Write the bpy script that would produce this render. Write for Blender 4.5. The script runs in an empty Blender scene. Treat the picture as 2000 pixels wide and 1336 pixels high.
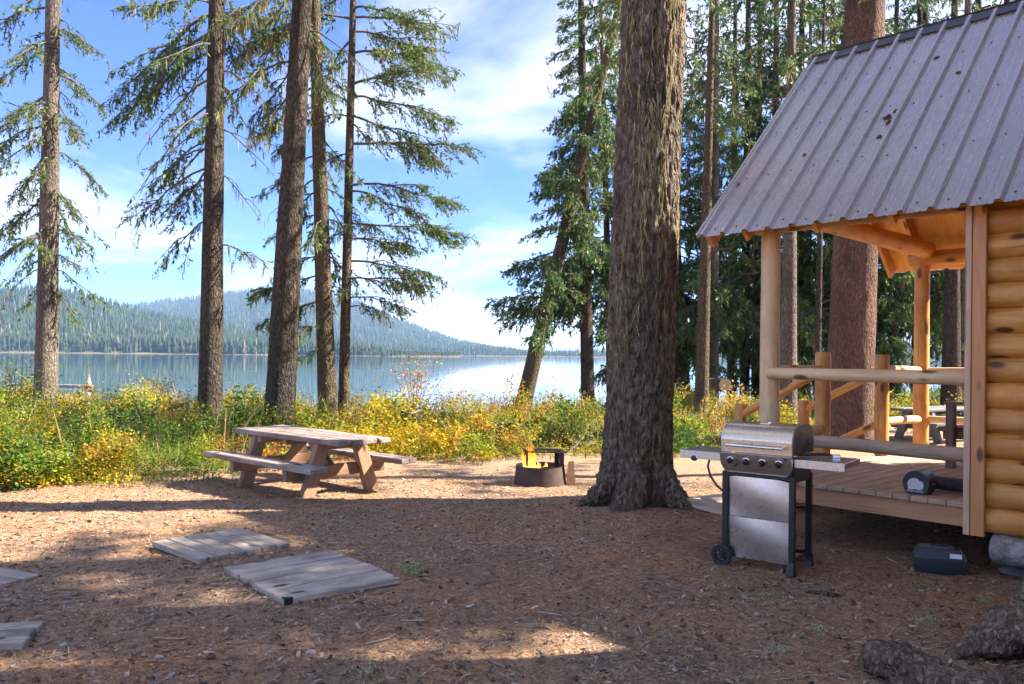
import bpy, bmesh, math, random
import numpy as np
from mathutils import Vector, Matrix

R = math.radians
random.seed(7)
RNG = np.random.default_rng(7)
scene = bpy.context.scene
COL = scene.collection

# ------------------------------------------------------------------ camera
F = 1600.0                    # focal length in photo pixels (2000 wide)
CAMH = 1.75
ROLL = R(0.55)
HORIZ = 694.0
cam_d = bpy.data.cameras.new('camera')
cam_d.sensor_width = 36.0
cam_d.lens = 36.0 * F / 2000.0
cam_d.shift_y = (HORIZ - 668.0) / 2000.0
cam_d.clip_start = 0.1
cam_d.clip_end = 20000
cam = bpy.data.objects.new('camera', cam_d)
COL.objects.link(cam)
cam.location = (0, 0, CAMH)
cam.rotation_euler = (R(90), -ROLL, 0)
scene.camera = cam

# ------------------------------------------------------------------ light
SUN_AZ = R(7)       # measured from +X towards +Y
SUN_EL = R(38.5)
SUN_DIR = Vector((math.cos(SUN_AZ) * math.cos(SUN_EL), math.sin(SUN_AZ) * math.cos(SUN_EL), math.sin(SUN_EL)))
sun_d = bpy.data.lights.new('sun', 'SUN')
sun_d.energy = 3.2
sun_d.angle = R(0.55)
sun_d.color = (1.0, 0.89, 0.74)
sun = bpy.data.objects.new('sun', sun_d)
COL.objects.link(sun)
sun.rotation_euler = SUN_DIR.to_track_quat('Z', 'Y').to_euler()
sun.location = (30, 5, 40)

world = bpy.data.worlds.new('World')
scene.world = world
world.use_nodes = True
wn, wl = world.node_tree.nodes, world.node_tree.links
bg = wn['Background']
bg.inputs['Strength'].default_value = 0.15
sky = wn.new('ShaderNodeTexSky')
sky.sky_type = 'NISHITA'
sky.sun_disc = False
sky.sun_elevation = SUN_EL
sky.sun_rotation = R(90) - SUN_AZ
sky.altitude = 2200
sky.air_density = 0.8
sky.dust_density = 0.0
sky.ozone_density = 3.0
tc = wn.new('ShaderNodeTexCoord')
sep = wn.new('ShaderNodeSeparateXYZ')
wl.new(tc.outputs['Generated'], sep.inputs[0])
# project the view direction on a cloud layer: xy / (z + 0.12)
addz = wn.new('ShaderNodeMath'); addz.operation = 'ADD'; addz.inputs[1].default_value = 0.16
mx = wn.new('ShaderNodeMath'); mx.operation = 'MAXIMUM'; mx.inputs[1].default_value = 0.0
wl.new(sep.outputs['Z'], mx.inputs[0]); wl.new(mx.outputs[0], addz.inputs[0])
dvx = wn.new('ShaderNodeMath'); dvx.operation = 'DIVIDE'
dvy = wn.new('ShaderNodeMath'); dvy.operation = 'DIVIDE'
wl.new(sep.outputs['X'], dvx.inputs[0]); wl.new(addz.outputs[0], dvx.inputs[1])
wl.new(sep.outputs['Y'], dvy.inputs[0]); wl.new(addz.outputs[0], dvy.inputs[1])
cmb = wn.new('ShaderNodeCombineXYZ')
wl.new(dvx.outputs[0], cmb.inputs[0]); wl.new(dvy.outputs[0], cmb.inputs[1])
cn = wn.new('ShaderNodeTexNoise')
cn.inputs['Scale'].default_value = 0.85
cn.inputs['Detail'].default_value = 9
cn.inputs['Roughness'].default_value = 0.55
cn.inputs['Distortion'].default_value = 0.35
mp = wn.new('ShaderNodeMapping'); mp.inputs['Location'].default_value = (7.2, 1.6, 0)
wl.new(cmb.outputs[0], mp.inputs[0]); wl.new(mp.outputs[0], cn.inputs['Vector'])
cr = wn.new('ShaderNodeValToRGB')
cr.color_ramp.elements[0].position = 0.46
cr.color_ramp.elements[0].color = (0, 0, 0, 1)
cr.color_ramp.elements[1].position = 0.72
cr.color_ramp.elements[1].color = (1, 1, 1, 1)
wl.new(cn.outputs['Fac'], cr.inputs[0])
# more cloud towards the horizon, where one looks through the layer at a slant
lowr = wn.new('ShaderNodeMapRange')
lowr.inputs['From Min'].default_value = 0.0; lowr.inputs['From Max'].default_value = 0.24
lowr.inputs['To Min'].default_value = 0.95; lowr.inputs['To Max'].default_value = 0.0
wl.new(sep.outputs['Z'], lowr.inputs['Value'])
cn2 = wn.new('ShaderNodeTexNoise')
cn2.inputs['Scale'].default_value = 5.0; cn2.inputs['Detail'].default_value = 7
mp2 = wn.new('ShaderNodeMapping'); mp2.inputs['Scale'].default_value = (1, 1, 2.6)
wl.new(tc.outputs['Generated'], mp2.inputs[0]); wl.new(mp2.outputs[0], cn2.inputs['Vector'])
cr2 = wn.new('ShaderNodeValToRGB')
cr2.color_ramp.elements[0].position = 0.46; cr2.color_ramp.elements[1].position = 0.66
wl.new(cn2.outputs['Fac'], cr2.inputs[0])
ml = wn.new('ShaderNodeMath'); ml.operation = 'MULTIPLY'
wl.new(cr2.outputs[0], ml.inputs[0]); wl.new(lowr.outputs[0], ml.inputs[1])
mh = wn.new('ShaderNodeMath'); mh.operation = 'MULTIPLY'; mh.inputs[1].default_value = 0.85
wl.new(cr.outputs[0], mh.inputs[0])
cs = wn.new('ShaderNodeMath'); cs.operation = 'MAXIMUM'; cs.use_clamp = True
wl.new(mh.outputs[0], cs.inputs[0]); wl.new(ml.outputs[0], cs.inputs[1])
skymul = wn.new('ShaderNodeMix'); skymul.data_type = 'RGBA'; skymul.blend_type = 'MULTIPLY'
skymul.inputs['Factor'].default_value = 1.0
skymul.inputs['B'].default_value = (0.185, 0.225, 0.345, 1)
wl.new(sky.outputs[0], skymul.inputs['A'])
mixc = wn.new('ShaderNodeMix'); mixc.data_type = 'RGBA'
wl.new(cs.outputs[0], mixc.inputs['Factor'])
wl.new(skymul.outputs['Result'], mixc.inputs['A'])
mixc.inputs['B'].default_value = (2.3, 2.2, 2.05, 1)
wl.new(mixc.outputs['Result'], bg.inputs['Color'])

vs = scene.view_settings
scene.display_settings.display_device = 'sRGB'
vs.view_transform = 'Standard'
vs.look = 'None'
vs.exposure = 2.85
vs.gamma = 1.0
vs.use_curve_mapping = False
scene.render.engine = 'CYCLES'
cy = scene.cycles
cy.use_denoising = True
try:
    cy.denoiser = 'OPENIMAGEDENOISE'
    cy.denoising_input_passes = 'RGB_ALBEDO_NORMAL'
except Exception:
    pass
cy.max_bounces = 6
cy.diffuse_bounces = 3
cy.use_adaptive_sampling = True
cy.adaptive_threshold = 0.018
cy.adaptive_min_samples = 16
cy.glossy_bounces = 3
cy.transmission_bounces = 4
cy.transparent_max_bounces = 8
cy.volume_bounces = 0
cy.caustics_reflective = False
cy.caustics_refractive = False
cy.sample_clamp_indirect = 6.0

# ------------------------------------------------------------------ helpers
def ray(px, py):
    u, v = (px - 1000) / F, (HORIZ - py) / F
    c, s = math.cos(ROLL), math.sin(ROLL)
    return u * c - v * s, u * s + v * c

def at_depth(px, py, d):
    a, b = ray(px, py)
    return Vector((a * d, d, CAMH + b * d))

def at_z(px, py, z=0.0):
    a, b = ray(px, py)
    d = (z - CAMH) / b
    return Vector((a * d, d, z))

def sstep(a, b, x):
    t = np.clip((x - a) / (b - a), 0, 1)
    return t * t * (3 - 2 * t)

def _hash(i, j, k, s):
    n = (i * 374761393 + j * 668265263 + k * 1442695041 + s * 974634777) & 0xFFFFFFFF
    n = (n ^ (n >> 13)) * 1274126177 & 0xFFFFFFFF
    n = n ^ (n >> 16)
    return (n & 0xFFFFFF) / float(0xFFFFFF)

def vnoise(p, s=0):
    p = np.asarray(p, float)
    i = np.floor(p).astype(np.int64)
    f = p - i
    f = f * f * (3 - 2 * f)
    out = 0
    for dx in (0, 1):
        for dy in (0, 1):
            for dz in (0, 1):
                w = (f[..., 0] if dx else 1 - f[..., 0]) * (f[..., 1] if dy else 1 - f[..., 1]) * (f[..., 2] if dz else 1 - f[..., 2])
                out = out + w * _hash(i[..., 0] + dx, i[..., 1] + dy, i[..., 2] + dz, s)
    return out * 2 - 1

def fbm(p, s=0, o=4):
    p = np.asarray(p, float)
    a, t = 1.0, 0
    for k in range(o):
        t = t + a * vnoise(p * (2 ** k), s + k)
        a *= 0.5
    return t

def shore_y(x):
    return 35 + 0.6 * np.maximum(x, 0) + 0.9 * np.sin(x * 0.35) + 0.5 * np.sin(x * 0.9 + 1)

def gz(x, y):
    """height of the ground"""
    x = np.asarray(x, float); y = np.asarray(y, float)
    z = -0.07 * sstep(8, 11, y) - 0.10 * sstep(12, 22, y)
    sh = shore_y(x)
    z = z - 1.45 * sstep(sh - 12, sh + 0.5, y) - 3.5 * sstep(sh, sh + 30, y)
    p = np.stack([x, y, 0 * x], -1)
    near = 1 - sstep(34, 60, np.abs(y))
    z = z + near * (0.035 * vnoise(p * 0.45, 3) + 0.014 * vnoise(p * 1.7, 4) + 0.006 * vnoise(p * 5.5, 5))
    return z

def gzf(x, y):
    return float(gz(np.array([x]), np.array([y]))[0])

def setmat(o, m):
    if m is not None:
        o.data.materials.append(m)

def np_mesh(name, V, Fc, cols=None, smooth=False):
    V = np.asarray(V, np.float32); Fc = np.asarray(Fc, np.int32)
    me = bpy.data.meshes.new(name)
    n, (m, k) = len(V), Fc.shape
    me.vertices.add(n); me.vertices.foreach_set('co', V.ravel())
    me.loops.add(m * k); me.loops.foreach_set('vertex_index', Fc.ravel())
    me.polygons.add(m)
    me.polygons.foreach_set('loop_start', np.arange(0, m * k, k, dtype=np.int32))
    if smooth:
        me.polygons.foreach_set('use_smooth', np.ones(m, bool))
    me.update(calc_edges=True)
    if cols is not None:
        c = np.ones((m, 4), np.float32); c[:, :3] = cols
        a = me.attributes.new('Col', 'FLOAT_COLOR', 'FACE')
        a.data.foreach_set('color', c.ravel())
    return me

def link(name, me, mat=None, parent=None, loc=None, rot=None):
    o = bpy.data.objects.new(name, me)
    COL.objects.link(o)
    if mat is not None and me is not None and len(me.materials) == 0:
        me.materials.append(mat)
    if parent is not None:
        o.parent = parent
    if loc is not None:
        o.location = loc
    if rot is not None:
        o.rotation_euler = rot
    return o

def tag(o, label=None, cat=None, group=None, kind=None):
    if label: o['label'] = label
    if cat: o['category'] = cat
    if group: o['group'] = group
    if kind: o['kind'] = kind
    return o

def empty(name, loc=(0, 0, 0), rz=0, label=None, cat=None, group=None):
    o = bpy.data.objects.new(name, None)
    COL.objects.link(o)
    o.location = loc
    o.rotation_euler = (0, 0, rz)
    o.empty_display_size = 0.2
    return tag(o, label, cat, group)

class MB:
    """collects simple solids into one mesh"""
    def __init__(self):
        self.v, self.f = [], []
    def add(self, v, f):
        b = len(self.v)
        self.v += [tuple(p) for p in v]
        self.f += [tuple(i + b for i in q) for q in f]
        return self
    def box(self, c, s, ch=0.004, M=None):
        """chamfered box: centre, full size"""
        hx, hy, hz = s[0] / 2, s[1] / 2, s[2] / 2
        ch = min(ch, hx * .6, hy * .6, hz * .6)
        bm = bmesh.new()
        bmesh.ops.create_cube(bm, size=1)
        for v in bm.verts:
            v.co = Vector((v.co.x * s[0], v.co.y * s[1], v.co.z * s[2]))
        if ch > 0:
            bmesh.ops.bevel(bm, geom=bm.edges[:], offset=ch, segments=1, affect='EDGES', profile=0.5)
        bm.verts.index_update()
        vs_ = [v.co + Vector(c) for v in bm.verts]
        if M is not None:
            vs_ = [M @ p for p in vs_]
        fs = [[v.index for v in f.verts] for f in bm.faces]
        bm.free()
        return self.add(vs_, fs)
    def bar(self, a, b, w, h, up=(0, 0, 1), ch=0.004):
        a, b = Vector(a), Vector(b)
        x = (b - a); L = x.length; x.normalize()
        up = Vector(up)
        y = up.cross(x).normalized(); z = x.cross(y)
        M = Matrix((x, y, z)).transposed().to_4x4()
        M.translation = (a + b) / 2
        return self.box((0, 0, 0), (L, w, h), ch, M)
    def tube(self, pts, rad, n=8, cap=True):
        pts = [Vector(p) for p in pts]
        if not hasattr(rad, '__len__'): rad = [rad] * len(pts)
        b = len(self.v)
        prev = None
        for i, p in enumerate(pts):
            t = (pts[min(i + 1, len(pts) - 1)] - pts[max(i - 1, 0)]).normalized()
            if prev is None:
                s = t.orthogonal().normalized()
            else:
                s = (prev - t * prev.dot(t)).normalized()
            prev = s
            q = t.cross(s)
            for k in range(n):
                a = 2 * math.pi * k / n
                self.v.append(tuple(p + (s * math.cos(a) + q * math.sin(a)) * rad[i]))
        for i in range(len(pts) - 1):
            for k in range(n):
                k2 = (k + 1) % n
                self.f.append((b + i * n + k, b + i * n + k2, b + (i + 1) * n + k2, b + (i + 1) * n + k))
        if cap:
            self.f.append(tuple(b + k for k in reversed(range(n))))
            e = b + (len(pts) - 1) * n
            self.f.append(tuple(e + k for k in range(n)))
        return self
    def lathe(self, prof, n=24, M=None, closed=False):
        """profile of (r, z)"""
        b = len(self.v)
        for r, z in prof:
            for k in range(n):
                a = 2 * math.pi * k / n
                p = Vector((r * math.cos(a), r * math.sin(a), z))
                self.v.append(tuple(M @ p if M is not None else p))
        m = len(prof)
        rng = range(m) if closed else range(m - 1)
        for i in rng:
            j = (i + 1) % m
            for k in range(n):
                k2 = (k + 1) % n
                self.f.append((b + i * n + k, b + i * n + k2, b + j * n + k2, b + j * n + k))
        if not closed:
            self.f.append(tuple(b + k for k in reversed(range(n))))
            self.f.append(tuple(b + (m - 1) * n + k for k in range(n)))
        return self
    def mesh(self, name, smooth=False, angle=40):
        me = bpy.data.meshes.new(name)
        me.from_pydata(self.v, [], self.f)
        me.validate(); me.update()
        if smooth:
            for p in me.polygons: p.use_smooth = True
            me.set_sharp_from_angle(angle=R(angle))
        return me
    def build(self, name, mat, parent=None, smooth=False, loc=None, rot=None, angle=40):
        return link(name, self.mesh(name, smooth, angle), mat, parent, loc, rot)

def frame_x(p0, p1, up=(0, 0, 1)):
    p0, p1 = Vector(p0), Vector(p1)
    x = (p1 - p0).normalized()
    upv = Vector(up)
    if abs(x.dot(upv)) > 0.98: upv = Vector((0, 1, 0))
    y = upv.cross(x).normalized(); z = x.cross(y)
    M = Matrix((x, y, z)).transposed().to_4x4()
    return M

_logseed = [0]
def log_part(name, parent, p0, p1, r0, r1, mat, nr=18, round_end=True, wob=0.02):
    """a peeled log along its own x axis"""
    p0, p1 = Vector(p0), Vector(p1)
    L = (p1 - p0).length
    _logseed[0] += 1
    sd = _logseed[0]
    ns = max(6, int(L / 0.12))
    xs = list(np.linspace(0, L, ns))
    if round_end:
        e = min(0.02, r0 * .3)
        xs = [0, e] + xs[1:-1] + [L - e, L]
    xs = np.array(xs)
    th = np.linspace(0, 2 * np.pi, nr, endpoint=False)
    X, T = np.meshgrid(xs, th, indexing='ij')
    r = r0 + (r1 - r0) * X / L
    pn = np.stack([X * 2.2, np.cos(T) * 1.3, np.sin(T) * 1.3], -1)
    r = r * (1 + wob * 1.6 * fbm(pn, sd, 2))
    if round_end:
        r[0] *= 0.88; r[-1] *= 0.88
    bow = wob * 0.6 * L * 0.12 * np.sin(X / L * math.pi)
    V = np.stack([X, r * np.cos(T), r * np.sin(T) + bow], -1).reshape(-1, 3)
    ni = len(xs)
    Fq = []
    for i in range(ni - 1):
        for k in range(nr):
            k2 = (k + 1) % nr
            Fq.append((i * nr + k, i * nr + k2, (i + 1) * nr + k2, (i + 1) * nr + k))
    Fq.append(tuple(reversed(range(nr))))
    Fq.append(tuple((ni - 1) * nr + k for k in range(nr)))
    me = bpy.data.meshes.new(name)
    me.from_pydata([tuple(v) for v in V], [], Fq)
    for p in me.polygons: p.use_smooth = len(p.vertices) == 4
    me.set_sharp_from_angle(angle=R(50))
    o = link(name, me, mat, parent)
    M = frame_x(p0, p1)
    M.translation = p0
    o.matrix_local = M
    return o

_bcache = {}
def board_part(name, parent, p0, p1, w, h, mat, up=(0, 0, 1), ch=0.004, share=True):
    """a sawn board along its own x axis from p0 to p1 (centre line)"""
    p0, p1 = Vector(p0), Vector(p1)
    L = (p1 - p0).length
    key = (round(L, 3), round(w, 4), round(h, 4), ch, mat.name)
    me = _bcache.get(key) if share else None
    if me is None:
        me = MB().box((0, 0, 0), (L, w, h), ch).mesh(name)
        me.materials.append(mat)
        _bcache[key] = me
    o = link(name, me, None, parent)
    M = frame_x(p0, p1, up)
    M.translation = (p0 + p1) / 2
    o.matrix_local = M
    return o

# ------------------------------------------------------------------ materials
def newmat(name):
    m = bpy.data.materials.new(name)
    m.use_nodes = True
    nt = m.node_tree
    return m, nt.nodes, nt.links, nt.nodes['Principled BSDF']

def ramp(n, stops):
    r = n.new('ShaderNodeValToRGB')
    els = r.color_ramp.elements
    while len(els) < len(stops): els.new(0.5)
    for e, (p, c) in zip(els, stops):
        e.position = p
        e.color = (c[0], c[1], c[2], 1)
    return r

def coords(n, l, scale=(1, 1, 1), rnd=True, kind='Object'):
    t = n.new('ShaderNodeTexCoord')
    m = n.new('ShaderNodeMapping')
    m.inputs['Scale'].default_value = scale
    if rnd:
        oi = n.new('ShaderNodeObjectInfo')
        mu = n.new('ShaderNodeMath'); mu.operation = 'MULTIPLY'; mu.inputs[1].default_value = 37.0
        l.new(oi.outputs['Random'], mu.inputs[0])
        ad = n.new('ShaderNodeVectorMath'); ad.operation = 'ADD'
        l.new(t.outputs[kind], ad.inputs[0]); l.new(mu.outputs[0], ad.inputs[1])
        l.new(ad.outputs[0], m.inputs[0])
    else:
        l.new(t.outputs[kind], m.inputs[0])
    return m

def noise(n, l, vec, scale, detail=5, rough=0.6, dist=0.0):
    t = n.new('ShaderNodeTexNoise')
    t.inputs['Scale'].default_value = scale
    t.inputs['Detail'].default_value = detail
    t.inputs['Roughness'].default_value = rough
    t.inputs['Distortion'].default_value = dist
    l.new(vec.outputs[0], t.inputs['Vector'])
    return t

def mixc_(n, l, fac, a, b, blend='MIX'):
    m = n.new('ShaderNodeMix'); m.data_type = 'RGBA'; m.blend_type = blend
    for s, v in (('Factor', fac), ('A', a), ('B', b)):
        if hasattr(v, 'is_linked') or hasattr(v, 'links'):
            l.new(v, m.inputs[s])
        elif s == 'Factor':
            m.inputs[s].default_value = v
        else:
            m.inputs[s].default_value = (v[0], v[1], v[2], 1)
    return m.outputs['Result']

def bump(n, l, h, strength, dist, bsdf):
    b = n.new('ShaderNodeBump')
    b.inputs['Strength'].default_value = strength
    b.inputs['Distance'].default_value = dist
    l.new(h, b.inputs['Height'])
    l.new(b.outputs[0], bsdf.inputs['Normal'])
    return b

def wood(name, dark, mid, light, rough=0.6, knots=True, grain=1.0, bstr=0.35, stain=None, vary=0.25, coat=0.0):
    """grain runs along object x"""
    m, n, l, p = newmat(name)
    v = coords(n, l, (1.1, 13 * grain, 13 * grain))
    t = noise(n, l, v, 2.2, 7, 0.62, 0.6)
    r = ramp(n, [(0.25, dark), (0.5, mid), (0.75, light)])
    l.new(t.outputs['Fac'], r.inputs[0])
    col = r.outputs[0]
    v2 = coords(n, l, (1.3, 2.4, 2.4))
    if stain is not None:
        t2 = noise(n, l, v2, 1.7, 5, 0.65)
        rs = ramp(n, [(0.45, (0, 0, 0)), (0.68, (1, 1, 1))])
        l.new(t2.outputs['Fac'], rs.inputs[0])
        col = mixc_(n, l, rs.outputs[0], col, stain)
    if knots:
        vk = coords(n, l, (2.4, 5.5, 5.5))
        vo = n.new('ShaderNodeTexVoronoi'); vo.inputs['Scale'].default_value = 1.0
        l.new(vk.outputs[0], vo.inputs['Vector'])
        rk = ramp(n, [(0.13, (1, 1, 1)), (0.21, (0, 0, 0))])
        l.new(vo.outputs['Distance'], rk.inputs[0])
        col = mixc_(n, l, rk.outputs[0], col, tuple(c * 0.28 for c in dark))
    vc = coords(n, l, (0.9, 22, 22))
    tc_ = noise(n, l, vc, 1.3, 3, .5)
    rc_ = ramp(n, [(0.66, (0, 0, 0)), (0.70, (.75, .75, .75))])
    l.new(tc_.outputs['Fac'], rc_.inputs[0])
    col = mixc_(n, l, rc_.outputs[0], col, tuple(c * 0.45 for c in dark))
    oi = n.new('ShaderNodeObjectInfo')
    hs = n.new('ShaderNodeHueSaturation')
    mr = n.new('ShaderNodeMapRange')
    mr.inputs['To Min'].default_value = 1 - vary; mr.inputs['To Max'].default_value = 1 + vary
    l.new(oi.outputs['Random'], mr.inputs['Value'])
    l.new(mr.outputs[0], hs.inputs['Value']); l.new(col, hs.inputs['Color'])
    l.new(hs.outputs[0], p.inputs['Base Color'])
    p.inputs['Roughness'].default_value = rough
    p.inputs['Coat Weight'].default_value = coat
    p.inputs['Coat Roughness'].default_value = 0.25
    vf = coords(n, l, (2.5, 60, 60))
    tf = noise(n, l, vf, 2.0, 4, 0.7)
    bump(n, l, tf.outputs['Fac'], bstr, 0.004, p)
    return m

def plain(name, c1, c2=None, scale=6, rough=0.6, metal=0.0, bstr=0.1, bdist=0.003, detail=5, coat=0):
    m, n, l, p = newmat(name)
    c2 = c2 or tuple(x * 0.7 for x in c1)
    v = coords(n, l, (1, 1, 1))
    t = noise(n, l, v, scale, detail, 0.65)
    r = ramp(n, [(0.3, c1), (0.7, c2)])
    l.new(t.outputs['Fac'], r.inputs[0])
    l.new(r.outputs[0], p.inputs['Base Color'])
    p.inputs['Metallic'].default_value = metal
    p.inputs['Roughness'].default_value = rough
    p.inputs['Coat Weight'].default_value = coat
    if bstr:
        t2 = noise(n, l, v, scale * 6, 4, 0.6)
        bump(n, l, t2.outputs['Fac'], bstr, bdist, p)
    return m

def leafmat(name, trans=0.4, rough=0.55):
    m, n, l, p = newmat(name)
    a = n.new('ShaderNodeAttribute'); a.attribute_name = 'Col'
    l.new(a.outputs['Color'], p.inputs['Base Color'])
    p.inputs['Roughness'].default_value = rough
    p.inputs['Specular IOR Level'].default_value = 0.25
    t = n.new('ShaderNodeBsdfTranslucent')
    l.new(a.outputs['Color'], t.inputs['Color'])
    ms = n.new('ShaderNodeMixShader'); ms.inputs[0].default_value = trans
    out = n['Material Output']
    l.new(p.outputs[0], ms.inputs[1]); l.new(t.outputs[0], ms.inputs[2])
    l.new(ms.outputs[0], out.inputs['Surface'])
    return m

def attrmat(name, rough=0.85):
    m, n, l, p = newmat(name)
    a = n.new('ShaderNodeAttribute'); a.attribute_name = 'Col'
    l.new(a.outputs['Color'], p.inputs['Base Color'])
    p.inputs['Roughness'].default_value = rough
    p.inputs['Specular IOR Level'].default_value = 0.2
    return m

def bark(name, dark, mid, light, sc=1.0, bstr=1.0, lichen=None):
    m, n, l, p = newmat(name)
    v = coords(n, l, (7 * sc, 7 * sc, 2.8 * sc))
    dn = noise(n, l, v, 1.6, 3, 0.6)
    va = n.new('ShaderNodeVectorMath'); va.operation = 'ADD'
    vm = n.new('ShaderNodeVectorMath'); vm.operation = 'SCALE'; vm.inputs['Scale'].default_value = 0.9
    l.new(dn.outputs['Color'], vm.inputs[0]); l.new(v.outputs[0], va.inputs[0]); l.new(vm.outputs[0], va.inputs[1])
    vo = n.new('ShaderNodeTexVoronoi'); vo.feature = 'DISTANCE_TO_EDGE'; vo.inputs['Scale'].default_value = 1.7
    l.new(va.outputs[0], vo.inputs['Vector'])
    v2 = coords(n, l, (10 * sc, 10 * sc, 4 * sc))
    t = noise(n, l, v2, 2.0, 7, 0.7)
    r = ramp(n, [(0.3, dark), (0.5, mid), (0.72, light)])
    l.new(t.outputs['Fac'], r.inputs[0])
    col = r.outputs[0]
    v3 = coords(n, l, (1.2, 1.2, 0.5))
    t3 = noise(n, l, v3, 1.4, 3, 0.5)
    r3 = ramp(n, [(0.35, (0.75, 0.74, 0.76)), (0.65, (1.2, 1.14, 1.06))])
    l.new(t3.outputs['Fac'], r3.inputs[0])
    col = mixc_(n, l, 1.0, col, r3.outputs[0], 'MULTIPLY')
    if lichen is not None:
        v4 = coords(n, l, (9, 9, 1.4))
        t4 = noise(n, l, v4, 1.3, 6, 0.7)
        r4 = ramp(n, [(0.60, (0, 0, 0)), (0.70, (1, 1, 1))])
        l.new(t4.outputs['Fac'], r4.inputs[0])
        col = mixc_(n, l, r4.outputs[0], col, lichen)
    l.new(col, p.inputs['Base Color'])
    p.inputs['Roughness'].default_value = 0.9
    p.inputs['Specular IOR Level'].default_value = 0.2
    ma = n.new('ShaderNodeMath'); ma.operation = 'MULTIPLY_ADD'; ma.inputs[1].default_value = 0.35
    rv = ramp(n, [(0.0, (0, 0, 0)), (0.28, (1, 1, 1))])
    l.new(vo.outputs['Distance'], rv.inputs[0])
    l.new(t.outputs['Fac'], ma.inputs[0]); l.new(rv.outputs[0], ma.inputs[2])
    bump(n, l, ma.outputs[0], bstr, 0.05, p)
    return m

MAT = {}
MAT['log_honey'] = wood('log_honey', (0.46, 0.185, 0.038), (0.66, 0.31, 0.070), (0.77, 0.42, 0.12), 0.55, True, 0.7, 0.5, (0.54, 0.21, 0.036), 0.14, 0.04)
MAT['log_pale'] = wood('log_pale', (0.54, 0.345, 0.165), (0.70, 0.48, 0.25), (0.77, 0.57, 0.34), 0.6, True, 0.7, 0.2, (0.56, 0.37, 0.19), 0.05)
MAT['log_post'] = wood('log_post', (0.45, 0.19, 0.045), (0.62, 0.31, 0.085), (0.72, 0.43, 0.15), 0.55, True, 0.7, 0.2, (0.42, 0.18, 0.05), 0.12)
MAT['log_grey'] = wood('log_grey', (0.25, 0.175, 0.11), (0.41, 0.295, 0.195), (0.52, 0.40, 0.29), 0.75, True, 1.0, 0.4, (0.33, 0.23, 0.15), 0.08)
MAT['ply'] = wood('ply', (0.66, 0.28, 0.035), (0.80, 0.39, 0.065), (0.84, 0.47, 0.11), 0.45, False, 0.35, 0.1, (0.66, 0.27, 0.04), 0.05)
MAT['trim'] = wood('trim', (0.46, 0.18, 0.055), (0.57, 0.25, 0.085), (0.63, 0.32, 0.12), 0.5, True, 1.0, 0.2, None, 0.06)
MAT['trim_pale'] = wood('trim_pale', (0.50, 0.30, 0.17), (0.62, 0.40, 0.25), (0.68, 0.47, 0.32), 0.6, False, 1.0, 0.2, None, 0.05)
MAT['fascia'] = wood('fascia', (0.34, 0.165, 0.075), (0.47, 0.245, 0.12), (0.55, 0.33, 0.18), 0.65, True, 1.0, 0.25, None, 0.06)
MAT['deck'] = wood('deck', (0.28, 0.19, 0.12), (0.44, 0.31, 0.20), (0.55, 0.41, 0.29), 0.75, False, 1.4, 0.5, (0.34, 0.235, 0.155), 0.12)
MAT['grey_board'] = wood('grey_board', (0.20, 0.165, 0.13), (0.38, 0.325, 0.265), (0.52, 0.455, 0.385), 0.85, True, 1.6, 0.9, (0.17, 0.135, 0.11), 0.10)
MAT['table_top'] = wood('table_top', (0.12, 0.09, 0.075), (0.27, 0.225, 0.20), (0.44, 0.38, 0.34), 0.85, True, 1.3, 0.9, (0.16, 0.10, 0.075), 0.12)
MAT['table_leg'] = wood('table_leg', (0.15, 0.078, 0.042), (0.27, 0.15, 0.08), (0.37, 0.235, 0.14), 0.75, True, 1.2, 0.5, (0.24, 0.17, 0.125), 0.12)
MAT['chair'] = wood('chair', (0.10, 0.058, 0.042), (0.17, 0.105, 0.078), (0.25, 0.17, 0.13), 0.7, False, 1.2, 0.4, None, 0.1)
MAT['old_table'] = wood('old_table', (0.05, 0.055, 0.06), (0.11, 0.12, 0.13), (0.20, 0.21, 0.23), 0.7, False, 1.2, 0.4, None, 0.12)
MAT['old_log'] = wood('old_log', (0.12, 0.105, 0.09), (0.27, 0.25, 0.235), (0.48, 0.46, 0.44), 0.9, True, 0.6, 0.8, (0.20, 0.16, 0.11), 0.1)
MAT['split'] = wood('split', (0.40, 0.22, 0.10), (0.55, 0.34, 0.17), (0.62, 0.42, 0.25), 0.75, False, 1.2, 0.5, None, 0.1)
MAT['plywood_mat'] = wood('plywood_mat', (0.36, 0.29, 0.21), (0.48, 0.40, 0.31), (0.55, 0.48, 0.40), 0.8, False, 0.6, 0.3, (0.30, 0.24, 0.18), 0.06)
MAT['bark_near'] = bark('bark_near', (0.055, 0.044, 0.034), (0.15, 0.12, 0.092), (0.34, 0.285, 0.215), 1.0, 1.0, (0.30, 0.26, 0.12))
MAT['bark_dark'] = bark('bark_dark', (0.028, 0.022, 0.018), (0.068, 0.055, 0.044), (0.17, 0.145, 0.115), 1.3, 0.9)
MAT['bark_grey'] = bark('bark_grey', (0.075, 0.062, 0.052), (0.15, 0.128, 0.108), (0.30, 0.265, 0.225), 1.3, 0.8)
MAT['bark_red'] = bark('bark_red', (0.085, 0.05, 0.038), (0.17, 0.105, 0.08), (0.29, 0.195, 0.15), 1.5, 0.9)
MAT['bark_moss'] = bark('bark_moss', (0.055, 0.042, 0.030), (0.125, 0.098, 0.066), (0.24, 0.20, 0.13), 1.4, 0.9, (0.20, 0.17, 0.06))
MAT['limb'] = plain('limb', (0.085, 0.065, 0.05), (0.16, 0.13, 0.105), 12, 0.9, 0, 0.3)
MAT['needle'] = leafmat('needle', 0.38, 0.5)
MAT['leaf'] = leafmat('leaf', 0.45, 0.6)
MAT['lichen'] = leafmat('lichen', 0.35, 0.9)
MAT['litter'] = attrmat('litter', 0.9)

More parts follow.
